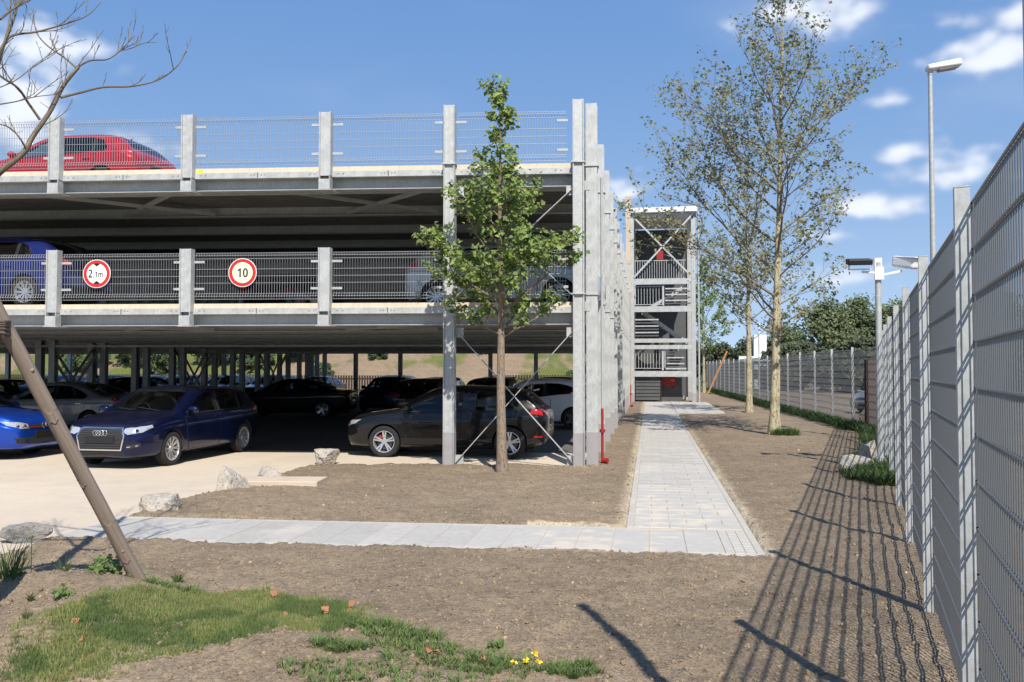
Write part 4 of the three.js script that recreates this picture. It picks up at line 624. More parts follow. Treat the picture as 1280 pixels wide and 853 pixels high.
const frontAudi = (c, cast, L, h, pm) => {
  L('grille_frame', patch(cast, 'front', [[-0.42, 0.34], [0.42, 0.34], [0.48, 0.6], [0.41, 0.755], [-0.41, 0.755], [-0.48, 0.6]], 0.012, 10, 10), M.chrome);
  const gr = L('grille', patch(cast, 'front', [[-0.395, 0.362], [0.395, 0.362], [0.452, 0.6], [0.388, 0.732], [-0.388, 0.732], [-0.452, 0.6]], 0.018, 10, 10), M.plastic);
  for (const y of [0.4, 0.44, 0.48, 0.63, 0.67, 0.7]) { const q = cast(V(5, y, 0), V(-1, 0, 0)), w = y > 0.6 ? 0.38 : 0.4, e = cast(V(5, y, w), V(-1, 0, 0)); L('grille_bar', [bar(V(q.x + 0.026, y, 0), V(e.x + 0.026, y, w), 0.01, 0.01), bar(V(q.x + 0.026, y, 0), V(e.x + 0.026, y, -w), 0.01, 0.01)], M.alloyDark, gr); }
  const p = cast(V(5, 0.65, 0), V(-1, 0, 0)); for (let k = 0; k < 4; k++) L('emblem_ring', ring(0.046, 0.008, p.x + 0.036 - Math.abs(k - 1.5) * 0.006, 0.652, (k - 1.5) * 0.062, true), M.chrome);
  L('licence_plate', patch(cast, 'front', [[-0.29, 0.475], [0.29, 0.475], [0.29, 0.59], [-0.29, 0.59]], 0.034, 3, 6, 0.03), M.black);
  for (const s of [1, -1]) {
    const hl = L('headlight', patch(cast, 'front', [[s * 0.44, 0.67], [s * 0.53, 0.625], [s * 0.74, 0.66], [s * 0.82, 0.74], [s * 0.8, 0.785], [s * 0.45, 0.735]], 0.008, 8, 10), M.lamp);
    const q = cast(V(5, 0.685, s * 0.66), V(-1, 0, 0)); if (q) { const g = new THREE.SphereGeometry(0.038, 14, 10); g.translate(q.x - 0.012, 0.685, s * 0.66); L('lens', g, M.lensDark, hl); }
    L('air_intake', patch(cast, 'front', [[s * 0.52, 0.36], [s * 0.72, 0.4], [s * 0.74, 0.47], [s * 0.52, 0.45]], 0.008, 5, 6), M.plastic);
    const f0 = cast(V(5, 0.405, s * 0.53), V(-1, 0, 0)), f1 = cast(V(5, 0.43, s * 0.71), V(-1, 0, 0)); if (f0 && f1) L('chrome_strip', bar(f0.add(V(0.02, 0, 0)), f1.add(V(0.02, 0, 0)), 0.012, 0.014), M.chrome);
  }
  L('lower_grille', patch(cast, 'front', [[-0.5, 0.255], [0.5, 0.255], [0.48, 0.31], [-0.48, 0.31]], 0.008, 4, 8), M.plastic);
};
const frontGolf = (c, cast, L, h, pm) => {
  L('grille', patch(cast, 'front', [[-0.42, 0.6], [0.42, 0.6], [0.43, 0.68], [-0.43, 0.68]], 0.008, 5, 10), M.plastic);
  for (const s of [1, -1]) {
    const q0 = cast(V(5, 0.625, s * 0.07), V(-1, 0, 0)), q1 = cast(V(5, 0.64, s * 0.42), V(-1, 0, 0)), q2 = cast(V(5, 0.645, s * 0.62), V(-1, 0, 0)); if (q0 && q1 && q2) L('red_strip', [bar(q0.add(V(0.014, 0, 0)), q1.clone().add(V(0.014, 0, 0)), 0.01, 0.014), bar(q1.add(V(0.014, 0, 0)), q2.add(V(0.014, 0, 0)), 0.01, 0.012)], M.redPaint);
    const hl = L('headlight', patch(cast, 'front', [[s * 0.44, 0.615], [s * 0.64, 0.615], [s * 0.79, 0.68], [s * 0.82, 0.765], [s * 0.62, 0.74], [s * 0.45, 0.7]], 0.009, 8, 10), M.lamp);
    for (const z of [0.54, 0.67]) { const q = cast(V(5, 0.662, s * z), V(-1, 0, 0)); if (q) { const g = new THREE.SphereGeometry(0.034, 12, 8); g.translate(q.x - 0.008, 0.662, s * z); L('lens', g, M.lensDark, hl); } }
    const ai = L('air_intake', patch(cast, 'front', [[s * 0.5, 0.31], [s * 0.7, 0.34], [s * 0.73, 0.44], [s * 0.5, 0.43]], 0.008, 5, 6), M.plastic);
    for (const y of [0.345, 0.375, 0.405]) { const a = cast(V(5, y, s * 0.51), V(-1, 0, 0)), b = cast(V(5, y + 0.01, s * 0.7), V(-1, 0, 0)); if (a && b) L('fin', bar(a.add(V(0.014, 0, 0)), b.add(V(0.014, 0, 0)), 0.012, 0.01), M.seal, ai); }
  }
  L('lower_grille', patch(cast, 'front', [[-0.44, 0.31], [0.44, 0.31], [0.46, 0.45], [-0.46, 0.45]], 0.008, 5, 8), M.plastic);
  L('licence_plate', patch(cast, 'front', [[-0.26, 0.44], [0.26, 0.44], [0.26, 0.55], [-0.26, 0.55]], 0.02, 3, 6), M.black);
  const p = cast(V(5, 0.655, 0), V(-1, 0, 0)), x = p.x + 0.02, y = 0.66; L('emblem', [ring(0.058, 0.006, x, y, 0, true), ...[[-0.03, 0.045, 0, 0.005], [0.03, 0.045, 0, 0.005], [-0.045, 0.03, -0.02, -0.05], [-0.02, -0.05, 0, -0.008], [0, -0.008, 0.02, -0.05], [0.02, -0.05, 0.045, 0.03]].map(q => bar(V(x, y + q[1], q[0]), V(x, y + q[3], q[2]), 0.008, 0.009))], M.chrome);
};
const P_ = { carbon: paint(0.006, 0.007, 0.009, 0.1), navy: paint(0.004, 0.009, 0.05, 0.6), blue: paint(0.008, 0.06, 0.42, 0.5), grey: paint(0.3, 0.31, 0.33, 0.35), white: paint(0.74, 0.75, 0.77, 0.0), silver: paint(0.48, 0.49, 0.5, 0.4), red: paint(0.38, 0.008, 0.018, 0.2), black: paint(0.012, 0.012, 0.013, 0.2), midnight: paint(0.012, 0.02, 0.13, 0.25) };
const faceLeft = Math.PI, faceUs = -Math.PI / 2, faceAway = Math.PI / 2;
const third = { win: [...HATCH.win.slice(0, 1), [[-0.36, 0.957], [-0.36, 1.357], [-0.9, 1.345], [-1.14, 1.31], [-1.14, 0.975]], [[-1.18, 0.98], [-1.18, 1.3], [-1.36, 1.24], [-1.5, 1.05], [-1.45, 1.0]]], trim: [[0.9, 0.93], [0.27, 1.275], [0.0, 1.36], [-0.35, 1.38], [-0.9, 1.37], [-1.2, 1.33], [-1.4, 1.255], [-1.57, 1.04], [-1.5, 0.975], [-0.4, 0.935]] };
const GOLF = stretch(HATCH, 0.975, 0.985);
const HATCH5 = stretch({ ...HATCH, ...third }, 1.01, 0.99), SMALL = stretch(HATCH, 0.93, 1.03, { doors: [HATCH.doors[0].map(p => [p[0] * 0.93 - (p[0] < 0 ? 0.28 : 0), p[1]])], win: [HATCH.win[0].map(p => [p[0] * 0.93 - (p[0] < -0.2 ? 0.1 : 0), p[1]]), [[-0.43, 0.97], [-0.43, 1.375], [-0.85, 1.36], [-1.1, 1.31], [-1.42, 1.2], [-1.2, 1.07]]], trim: [[0.84, 0.935], [0.25, 1.295], [0.0, 1.38], [-0.35, 1.4], [-0.85, 1.385], [-1.12, 1.335], [-1.5, 1.2], [-1.22, 1.04], [-0.4, 0.945]] }), WAGON = stretch({ ...HATCH, ...third }, 1.06, 1.03);
makeCar(GOLF, 'compact', { label: 'dark grey five-door hatchback parked behind the braced front bay', at: [-4.1, 0, -17.72], turn: faceLeft + 0.02, paint: P_.carbon, wheel: 'five', redBrakes: true, front: frontGolf, reflector: true, spoiler: true, dark: false });
makeCar(HATCH5, 'hatch5', { label: 'dark blue hatchback with chrome framed grille facing the driveway', at: [-9.56, 0, -16.12], turn: faceUs - 0.035, paint: P_.navy, wheel: 'multi', front: frontAudi, rails: false });
makeCar(HATCH, 'hatch', { label: 'bright blue hatchback with red strip across its grille', at: [-14.3, 0, -15.75], turn: 0.03, paint: P_.blue, wheel: 'five', front: frontGolf });
makeCar(SEDAN, 'sedan', { label: 'grey saloon car parked sideways behind the two blue hatchbacks', at: [-16.5, 0, -22.35], turn: faceLeft, paint: P_.grey, wheel: 'star', chromeTrim: true });
makeCar(SMALL, 'small', { label: 'white small hatchback with dark wheels behind the dark grey hatchback', at: [-3.55, 0, -26.3], turn: faceLeft + 0.03, paint: P_.white, wheel: 'star', rimMat: M.alloyDark, spoiler: true, tail: [[0.5, 0.88], [0.66, 0.86], [0.73, 0.98], [0.69, 1.1], [0.52, 1.02]] });
makeCar(WAGON, 'wagon', { label: 'red car parked on the open top deck', at: [-13.25, 5.585, -18.05], turn: faceLeft - 0.08, paint: P_.red, wheel: 'multi' });
makeCar(WAGON, 'wagon', { label: 'blue estate car behind the railing of the first deck', at: [-13.75, 3.015, -16.35], turn: faceLeft - 0.06, paint: P_.midnight, wheel: 'multi' });
makeCar(HATCH, 'hatch', { label: 'silver hatchback on the first deck behind the leafy tree', at: [-3.1, 3.015, -18.6], turn: -0.02, paint: P_.silver, wheel: 'multi', tail: [[0.5, 0.9], [0.66, 0.88], [0.73, 1.0], [0.68, 1.16], [0.52, 1.08]] });
// dim cars further in, and one beyond the fence
const dimGroup = 'dark cars in the shade of the lower level';
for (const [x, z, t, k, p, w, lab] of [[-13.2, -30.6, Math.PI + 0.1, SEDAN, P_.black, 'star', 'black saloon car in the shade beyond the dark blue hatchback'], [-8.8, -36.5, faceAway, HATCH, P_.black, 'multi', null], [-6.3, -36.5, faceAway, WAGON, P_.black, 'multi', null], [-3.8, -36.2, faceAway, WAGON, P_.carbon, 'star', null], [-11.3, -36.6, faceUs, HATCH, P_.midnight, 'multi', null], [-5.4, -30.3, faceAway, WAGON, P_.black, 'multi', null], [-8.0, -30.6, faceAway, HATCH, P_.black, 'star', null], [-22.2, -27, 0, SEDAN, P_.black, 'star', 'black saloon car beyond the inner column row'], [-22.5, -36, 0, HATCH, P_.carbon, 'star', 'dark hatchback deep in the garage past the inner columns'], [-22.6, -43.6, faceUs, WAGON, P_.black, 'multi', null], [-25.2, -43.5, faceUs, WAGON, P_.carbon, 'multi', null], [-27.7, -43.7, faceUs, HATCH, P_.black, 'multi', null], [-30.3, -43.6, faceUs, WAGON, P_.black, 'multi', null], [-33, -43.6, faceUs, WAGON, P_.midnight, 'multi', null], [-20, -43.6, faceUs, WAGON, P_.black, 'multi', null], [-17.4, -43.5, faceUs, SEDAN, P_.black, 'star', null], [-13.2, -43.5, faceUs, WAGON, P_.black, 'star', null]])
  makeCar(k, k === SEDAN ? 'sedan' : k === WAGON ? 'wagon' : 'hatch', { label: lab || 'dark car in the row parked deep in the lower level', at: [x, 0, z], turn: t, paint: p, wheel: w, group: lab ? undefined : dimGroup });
makeCar(WAGON, 'wagon', { label: 'dark estate car deep on the first deck behind the height limit sign', at: [-10.2, 3.015, -24], turn: faceAway, paint: P_.black, wheel: 'multi' });
makeCar(SEDAN, 'sedan', { label: 'silver grey car on the road beyond the wire fence', at: [10.1, 0.02, -36.5], turn: faceUs - 1.0, paint: P_.grey, wheel: 'star' });

/* ---------- trees ---------- */
const tint = (c, r, k = 0.3) => { const f = 1 + (r() - 0.5) * 2 * k, h = (r() - 0.5) * 0.25; return [c[0] * f * (1 + h), c[1] * f, c[2] * f * (1 - h * 0.6)]; };
function addLeaf(S, p, size, r, cols) { // a folded leaf of four faces
  // blades turn towards the light, as leaves do, with plenty of scatter
  const n = V(SUN_DIR.x * 0.8 + (r() - 0.5) * 1.7, SUN_DIR.y * 0.8 + (r() - 0.4) * 1.5, SUN_DIR.z * 0.8 + (r() - 0.5) * 1.7).normalize(), d = V(r() - 0.5, r() - 0.6, r() - 0.5).cross(n).normalize(), s = V().crossVectors(n, d);
  const L = size * (0.7 + 0.6 * r()), W = L * (0.36 + 0.12 * r()), m = p.clone().addScaledVector(d, L * 0.45), tip = p.clone().addScaledVector(d, L).addScaledVector(n, -L * 0.12), a1 = m.clone().addScaledVector(s, W).addScaledVector(n, L * 0.14), a2 = m.clone().addScaledVector(s, -W).addScaledVector(n, L * 0.14), c = tint(cols[Math.floor(r() * cols.length)], r);
  const n1 = n.clone().addScaledVector(s, -0.35).normalize(), n2 = n.clone().addScaledVector(s, 0.35).normalize();
  S.tri(p, a1, tip, n1, c); S.tri(p, tip, a2, n2, c);
}
function bend(a, dir, len, n, r, rise, wob) { const pts = [a.clone()], d = dir.clone(); let p = a.clone(); for (let i = 0; i < n; i++) { d.y += rise / n; d.x += (r() - 0.5) * wob; d.z += (r() - 0.5) * wob; d.normalize(); p = p.clone().addScaledVector(d, len / n); pts.push(p); } return { pts, d }; }
const along = (pts, t) => { const f = t * (pts.length - 1), i = Math.min(pts.length - 2, Math.floor(f)); return pts[i].clone().lerp(pts[i + 1], f - i); };
function tree(o) {
  const r = rngOf(o.seed), T = thing(o.name, o.label, 'tree', [o.x, o.y || 0, o.z], 0, o.group), trunkS = new Soup(), limbS = new Soup(), leafS = new Soup(); leafS.c = [];
  const H = o.h, tp = []; const N = 16, lx = (o.lean || [0, 0])[0], lz = (o.lean || [0, 0])[1];
  for (let i = 0; i <= N; i++) { const t = i / N, w = o.wob || 0.06; tp.push(V(lx * t + perlin.noise(t * 3, o.seed, 0) * w * 2 * t, -0.15 + t * (H + 0.15), lz * t + perlin.noise(t * 3, 0, o.seed) * w * 2 * t)); }
  const tr = t => Math.max(0.008, o.r * Math.pow(1 - t, 0.85) * (1 + 0.55 * Math.exp(-t * H * 4)));
  trunkS.path(tp, tr, 14);
  const leaves = (p, n, spread) => { for (let k = 0; k < n; k++) addLeaf(leafS, p.clone().add(V((r() - 0.5) * spread, (r() - 0.5) * spread, (r() - 0.5) * spread)), o.leaf, r, o.cols); };
  const limb = (a, dir, len, rad, lvl) => {
    const n = lvl === 0 ? 9 : lvl === 1 ? 6 : 4, b = bend(a, dir, len, n, r, lvl === 0 ? o.rise : (r() - 0.3) * 0.5, o.kink || 0.28); limbS.path(b.pts, t => Math.max(0.0035, rad * (1 - t * 0.85)), lvl === 0 ? 7 : lvl === 1 ? 5 : 4);
    if (lvl < 2) {
      const kids = lvl === 0 ? Math.max(3, Math.round(len * o.kids)) : Math.max(2, Math.round(len * o.twigs));
      for (let k = 0; k < kids; k++) { const t = lerp(lvl ? 0.15 : 0.18, 0.98, (k + r() * 0.8) / kids), p = along(b.pts, t), ax = b.d.clone().add(V((r() - 0.5) * 2.1, (r() - 0.35) * 1.4, (r() - 0.5) * 2.1)).normalize(); limb(p, ax, len * (lvl === 0 ? lerp(0.5, 0.22, t) : 0.5) * (0.7 + 0.6 * r()), rad * 0.42 * (1 - t * 0.4), lvl + 1); }
    }
    if (lvl >= 1) { const nl = Math.max(1, Math.round(len * o.density * (0.5 + r()))); for (let k = 0; k < nl; k++) leaves(along(b.pts, lerp(0.25, 1, r())), o.clump, o.spread); leaves(b.pts[b.pts.length - 1], o.clump + 1, o.spread); }
  };
  let az = r() * 6.28;
  for (let k = 0; k < o.limbs; k++) {
    const t = o.h0 + (0.97 - o.h0) * Math.pow((k + 0.3 * r()) / o.limbs, o.pow || 0.9), p = along(tp, t); az += 2.4 + (r() - 0.5) * 0.8;
    const len = o.prof(t) * (0.72 + 0.5 * r()) * (o.bias ? o.bias(az, t) : 1), el = lerp(o.el[0], o.el[1], t);
    limb(p, V(Math.cos(az) * Math.cos(el), Math.sin(el), Math.sin(az) * Math.cos(el)), len, Math.min(tr(t) * 0.5, 0.008 + len * (o.limbR || 0.011)), 0);
  }
  for (let k = 0; k < 4; k++) limb(along(tp, 0.95), V((r() - 0.5), 1, (r() - 0.5)).normalize(), H * 0.07, 0.012, 1);
  const tm = soupMesh(T, 'trunk', trunkS, o.bark); soupMesh(T, 'limbs', limbS, o.twigBark || o.bark); soupMesh(T, 'crown', leafS, o.leafMat);
  return T;
}
const limeCols = [[0.18, 0.265, 0.033], [0.23, 0.32, 0.045], [0.13, 0.195, 0.025], [0.28, 0.37, 0.065], [0.16, 0.22, 0.033]];
const planeCols = [[0.19, 0.22, 0.085], [0.235, 0.245, 0.105], [0.15, 0.18, 0.065], [0.28, 0.27, 0.13], [0.2, 0.17, 0.085], [0.18, 0.225, 0.08]];
tree({ seed: 5, name: 'leafy_tree', label: 'young bright green tree with lichen-spotted trunk before the garage corner', x: -2.5, z: -14.55, h: 6.62, r: 0.09, bark: M.barkLime, twigBark: M.barkLime, leafMat: M.leafLime, limbs: 30, h0: 0.36, pow: 1.2, rise: 0.25, el: [0.22, 0.85], kids: 4.0, twigs: 4.4, density: 11.5, clump: 3, spread: 0.16, leaf: 0.09, cols: limeCols, kink: 0.3,
  prof: t => lerp(1.1, 1.62, sstep(0.36, 0.44, t)) * lerp(1, 0.3, sstep(0.45, 0.78, t)) * lerp(1, 0.55, sstep(0.78, 0.97, t)), lean: [-0.06, 0.0] });
const planeProf = t => lerp(2.2, 3.5, sstep(0.2, 0.42, t)) * lerp(1, 0.26, sstep(0.5, 0.98, t));
const planeOpt = { name: 'plane_tree', bark: M.barkPlane, twigBark: M.barkTwig, leafMat: M.leafPlane, cols: planeCols, leaf: 0.105, limbR: 0.007, rise: 0.22, kids: 3.4, twigs: 3.0, density: 2.3, clump: 2, spread: 0.22, kink: 0.3, el: [0.3, 0.95], group: undefined };
tree({ ...planeOpt, seed: 21, label: 'tall pale-barked plane tree with sparse olive leaves and grass tuft at its foot', x: 3.29, z: -23.96, h: 12.0, r: 0.135, limbs: 36, h0: 0.2, pow: 1.15, prof: planeProf, bias: (a, t) => (t < 0.55 ? 1 + 0.35 * Math.cos(a - Math.PI) : 1), lean: [0.35, 0] });
tree({ ...planeOpt, seed: 34, label: 'slim plane tree between the tall plane tree and the stair tower', x: 3.98, z: -35.97, h: 9.6, r: 0.13, limbs: 26, h0: 0.3, prof: t => planeProf(t) * 0.75 });
tree({ ...planeOpt, seed: 55, label: 'green tree behind the stair tower with a tilted plank at its foot', x: 3.62, z: -59.4, h: 9.2, r: 0.11, limbs: 30, h0: 0.3, density: 6, clump: 3, cols: limeCols.slice(0, 3), leaf: 0.13, kids: 2.6, twigs: 2, prof: t => planeProf(t) * 0.6 });
solo('tilted_plank', [bar(V(3.75, 0.0, -58.8), V(5.1, 3.0, -58.9), 0.16, 0.1)], M.planks, 'orange-brown plank leaning beside the tree behind the tower', 'plank', null, null, [3.75, 0, -58.8]);
// the staked bare tree, mostly outside the picture
{
  const [bxx, bzz] = treeBase, T = thing('bare_tree', 'bare staked tree with leafless twigs reaching over the driveway side', 'tree', [bxx, 0, bzz]), S = new Soup(), B = new Soup(), r = rngOf(404);
  const tp = [[0, -0.1, 0], [0.0, 0.7, 0.02], [-0.02, 1.5, -0.02], [-0.03, 2.2, -0.01], [-0.06, 2.9, 0], [-0.08, 3.6, -0.03], [-0.07, 4.4, 0.02], [-0.1, 5.2, 0.0]].map(q => V(...q)); S.path(tp, t => lerp(0.085, 0.03, t) * (1 + 0.4 * Math.exp(-t * 16)), 12);
  const px = (x, y, d) => { // points of the limbs seen in the photograph, at their own distance
    const f = 1075, p = R(1.891), a = R(9.09), cx = (x - 640) / f, cy = -(y - 426.5) / f, yy = cy * Math.cos(p) + Math.sin(p), zz = cy * Math.sin(p) - Math.cos(p); return V((cx * Math.cos(a) + zz * Math.sin(a)) * d - bxx, yy * d + 1.78, (-cx * Math.sin(a) + zz * Math.cos(a)) * d - bzz); };
  const limb = (pts, r0, r1) => { const c = new THREE.CatmullRomCurve3(pts).getPoints(pts.length * 4); B.path(c, t => lerp(r0, r1, t) * 0.85, 6); return c; };
  const twigs = (c, n, len, from = 0.2) => { for (let k = 0; k < n; k++) { const i = Math.floor(lerp(from, 0.98, r()) * (c.length - 1)), d = V().subVectors(c[Math.min(i + 1, c.length - 1)], c[Math.max(0, i - 1)]).normalize().add(V((r() - 0.5) * 1.6, (r() - 0.2) * 1.4, (r() - 0.5) * 1.6)).normalize(), L = len * (0.4 + r()); const b = bend(c[i], d, L, 5, r, 0.3, 0.35); B.path(b.pts, t => lerp(0.0036, 0.0015, t), 4); for (const t of [0.35, 0.6, 0.8]) { const q = along(b.pts, t), e = b.d.clone().add(V((r() - 0.5) * 1.7, (r() - 0.4) * 1.4, (r() - 0.5) * 1.7)).normalize(); B.rod(q, q.clone().addScaledVector(e, L * 0.22 * (0.5 + r())), 0.0025, 0.0015, 4); } } };
  const at = y => along(tp, (y + 0.1) / 5.3);
  const main = limb([at(2.95), px(-2, 217, 5.75), px(30, 190, 5.85), px(40, 172, 5.9), px(62, 140, 6.0), px(80, 106, 6.1), px(98, 84, 6.15)], 0.027, 0.014);
  twigs(main, 5, 0.35, 0.35);
  const P2 = (a, r0, r1, n = 7, len = 0.28) => { const c = limb(a, r0, r1); twigs(c, Math.ceil(n * 0.7), len); };
  P2([px(97, 84, 6.15), px(112, 76, 6.2), px(135, 74, 6.3), px(152, 62, 6.35), px(166, 46, 6.4)], 0.009, 0.003, 9, 0.22);
  P2([px(150, 64, 6.3), px(165, 60, 6.4), px(180, 54, 6.4), px(195, 53, 6.45)], 0.005, 0.002, 4, 0.14);
  P2([px(97, 86, 6.15), px(80, 72, 6.2), px(60, 58, 6.2), px(46, 42, 6.25), px(42, 25, 6.3)], 0.009, 0.003, 7, 0.25);
  P2([px(76, 122, 6.05), px(100, 116, 6.15), px(130, 109, 6.3), px(165, 108, 6.4), px(200, 99, 6.5), px(222, 82, 6.5), px(233, 64, 6.55)], 0.012, 0.003, 6, 0.3);
  P2([px(50, 150, 5.95), px(36, 130, 5.9), px(22, 110, 5.8), px(0, 95, 5.7), px(-25, 70, 5.6)], 0.011, 0.008, 8, 0.3);
  P2([px(33, 187, 5.85), px(24, 172, 5.8), px(12, 160, 5.8), px(-8, 153, 5.7)], 0.008, 0.004, 3, 0.2);
  P2([px(-30, 92, 5.6), px(2, 60, 5.8), px(14, 45, 5.9), px(45, 40, 6.0), px(75, 32, 6.1), px(108, 20, 6.2), px(126, 3, 6.3)], 0.014, 0.003, 8, 0.25);
  P2([px(-10, 80, 5.7), px(6, 52, 5.75), px(18, 22, 5.8), px(24, 0, 5.9), px(40, -30, 6)], 0.012, 0.004, 10, 0.28);
  P2([px(0, 24, 5.6), px(15, 12, 5.7), px(32, 2, 5.8), px(60, -12, 5.9)], 0.01, 0.004, 6, 0.25);
  P2([px(-10, 132, 5.6), px(20, 127, 5.8), px(45, 121, 5.9), px(72, 118, 6.0)], 0.006, 0.003, 5, 0.25);
  P2([px(-15, 115, 5.6), px(20, 100, 5.8), px(45, 80, 5.9), px(62, 68, 6.0)], 0.005, 0.002, 6, 0.2);
  let az = 1; for (let k = 0; k < 9; k++) { az += 2.4; const p = at(3.0 + k * 0.22), el = 0.7; const b = bend(p, V(Math.cos(az) * Math.cos(el), Math.sin(el), Math.sin(az) * Math.cos(el)), 1.9 - k * 0.1, 8, r, 0.5, 0.2); if (b.pts[4].x > 0.3 && b.pts[4].z < 0.4) continue; B.path(b.pts, t => lerp(0.02, 0.004, t), 6); twigs(b.pts, 8, 0.5); }
  soupMesh(T, 'trunk', S, M.barkBare); soupMesh(T, 'limbs', B, M.barkBare);
  // stakes: two round timber poles leaning on the trunk
  const stake = (a, b, lab) => { const g = thing('tree_stake', lab, 'stake', [a.x, 0, a.z]), Q = new Soup(), pts = []; for (let i = 0; i <= 10; i++) pts.push(a.clone().lerp(b, i / 10).add(V(perlin.noise(i * 0.7, 1, 2) * 0.008, 0, 0))); Q.path(pts, t => lerp(0.056, 0.05, t), 16); soupMesh(g, 'pole', Q, M.wood, g.position); const cap = new THREE.CircleGeometry(0.05, 16), d = V().subVectors(b, a).normalize(); cap.applyQuaternion(new THREE.Quaternion().setFromUnitVectors(V(0, 0, 1), d)); cap.translate(b.x, b.y, b.z); part(g, 'end_cut', cap, M.wood); const k = []; for (const [t, an] of [[0.25, 1], [0.48, 2.6], [0.55, 5], [0.8, 0.4]]) { const q = a.clone().lerp(b, t).add(V(Math.cos(an) * 0.045, 0, Math.sin(an) * 0.045)); const s = new THREE.SphereGeometry(0.016, 8, 6); s.translate(q.x, q.y, q.z); k.push(s); } part(g, 'knots', k, M.wood); const sc = new Soup(); for (const [t, an] of [[0.22, 1.4], [0.47, 0.9], [0.66, 1.6]]) { const o = a.clone().lerp(b, t), d2 = V().subVectors(b, a).normalize(), u = V(0, 0, 1).cross(d2).normalize(), w = V().crossVectors(d2, u), c = []; for (let i = 0; i <= 8; i++) { const q = an + i / 8 * 1.1; c.push(o.clone().addScaledVector(u, Math.cos(q) * 0.0505).addScaledVector(w, Math.sin(q) * 0.0505).addScaledVector(d2, 0.012 * Math.sin(i * 1.1))); } sc.path(c, 0.007, 5); } soupMesh(g, 'branch_scars', sc, M.wood, g.position); };
  stake(V(-3.93, -0.25, -6.5), V(-4.37, 2.28, -5.12), 'round timber stake leaning from the soil up to the bare tree');
  stake(V(-5.6, -0.25, -5.6), V(-4.68, 2.2, -5.28), 'second timber stake on the driveway side of the bare tree');
  stake(V(-4.2, -0.25, -4.0), V(-4.52, 2.25, -5.1), 'third timber stake on the lawn side of the bare tree');
  const bs = new Soup(); for (let k = 0; k < 5; k++) { const c = []; for (let i = 0; i <= 20; i++) { const t = i / 20 * 6.283; c.push(V(-4.47 + Math.cos(t) * 0.19, 2.02 + k * 0.022 + 0.01 * Math.sin(t * 2 + k), -5.16 + Math.sin(t) * 0.15)); } bs.path(c, 0.013, 6); } const bm = soupMesh(scene, numbered('rope_binding'), bs, M.rope); tag(bm, 'brown rope binding around the stakes and trunk of the bare tree', 'rope');
}
/* ---------- background vegetation ---------- */
const bushCols = [[0.12, 0.17, 0.05], [0.15, 0.2, 0.06], [0.19, 0.22, 0.08], [0.1, 0.14, 0.05]];
function bushTree(name, label, x, z, h, w, seed, group, cols = bushCols, leaf = 0.3, base = 0.0) { // broad distant crown: clumps of leaf faces round a trunk
  const T = thing(name, label, 'tree', [x, 0, z], 0, group), r = rngOf(seed), S = new Soup(), Q = new Soup(); S.c = [];
  const tr = [V(0, -0.2, 0), V(0.1, h * 0.4, 0), V(0, h * 0.85, 0)]; Q.path(tr, t => lerp(0.25, 0.05, t), 7);
  const n = Math.round(26 + w * 6);
  for (let k = 0; k < n; k++) { const a = r() * 6.283, v = Math.pow(r(), 0.8), q = Math.sqrt(r()), rad = w * 0.5 * Math.sqrt(Math.max(0, 1 - Math.pow(v * 2 - 0.85, 2) * 0.75)) * q, c = V(Math.cos(a) * rad, lerp(base * h + h * 0.16, h * 0.95, v), Math.sin(a) * rad), cr = h * (0.07 + 0.08 * r()); Q.rod(V(0, c.y * 0.7, 0), c, 0.05, 0.02, 4); const cc = cols[Math.floor(r() * cols.length)]; for (let i = 0; i < 110; i++) { const d = V(r() - 0.5, r() - 0.5, r() - 0.5).normalize().multiplyScalar(cr * Math.cbrt(r()) * 1.25); addLeaf(S, c.clone().add(d), leaf, r, [cc]); } }
  soupMesh(T, 'trunk', Q, M.barkTwig); soupMesh(T, 'crown', S, M.leafPlane); return T;
}
const bg = 'distant trees behind the wire fence';
[[17.8, -92, 8.2, 6.5], [21.5, -94, 8.9, 7.5], [25.5, -92, 8.6, 7], [29, -88, 8.3, 7], [33.5, -90, 9.0, 8], [14.6, -98, 6.4, 5]].forEach((q, i) => bushTree('distant_tree', 'broad green tree in the row beyond the road behind the wire fence', q[0], q[1], q[2], q[3], 900 + i, bg));
[[8.2, -104, 4.6, 5], [11.5, -100, 5.0, 5], [4.2, -108, 5.4, 6], [13.3, -86, 4.0, 4]].forEach((q, i) => bushTree('distant_bush', 'low rounded bush tree seen over the top of the far fence', q[0], q[1], q[2], q[3], 950 + i, 'low bushes over the far fence', [[0.09, 0.12, 0.03], [0.12, 0.13, 0.045], [0.06, 0.09, 0.03]]));
[[22, -62, 4.0, 9], [29, -64, 4.2, 9], [16, -68, 3.9, 8], [12.5, -76, 3.8, 7], [36, -58, 4.2, 9], [20, -52, 3.0, 6]].forEach((q, i) => bushTree('roadside_hedge', 'dull green hedge bush on the far side of the road', q[0], q[1], q[2], q[3], 970 + i, 'hedge bushes along the far side of the road', [[0.07, 0.1, 0.035], [0.09, 0.11, 0.04]], 0.3, -0.1));
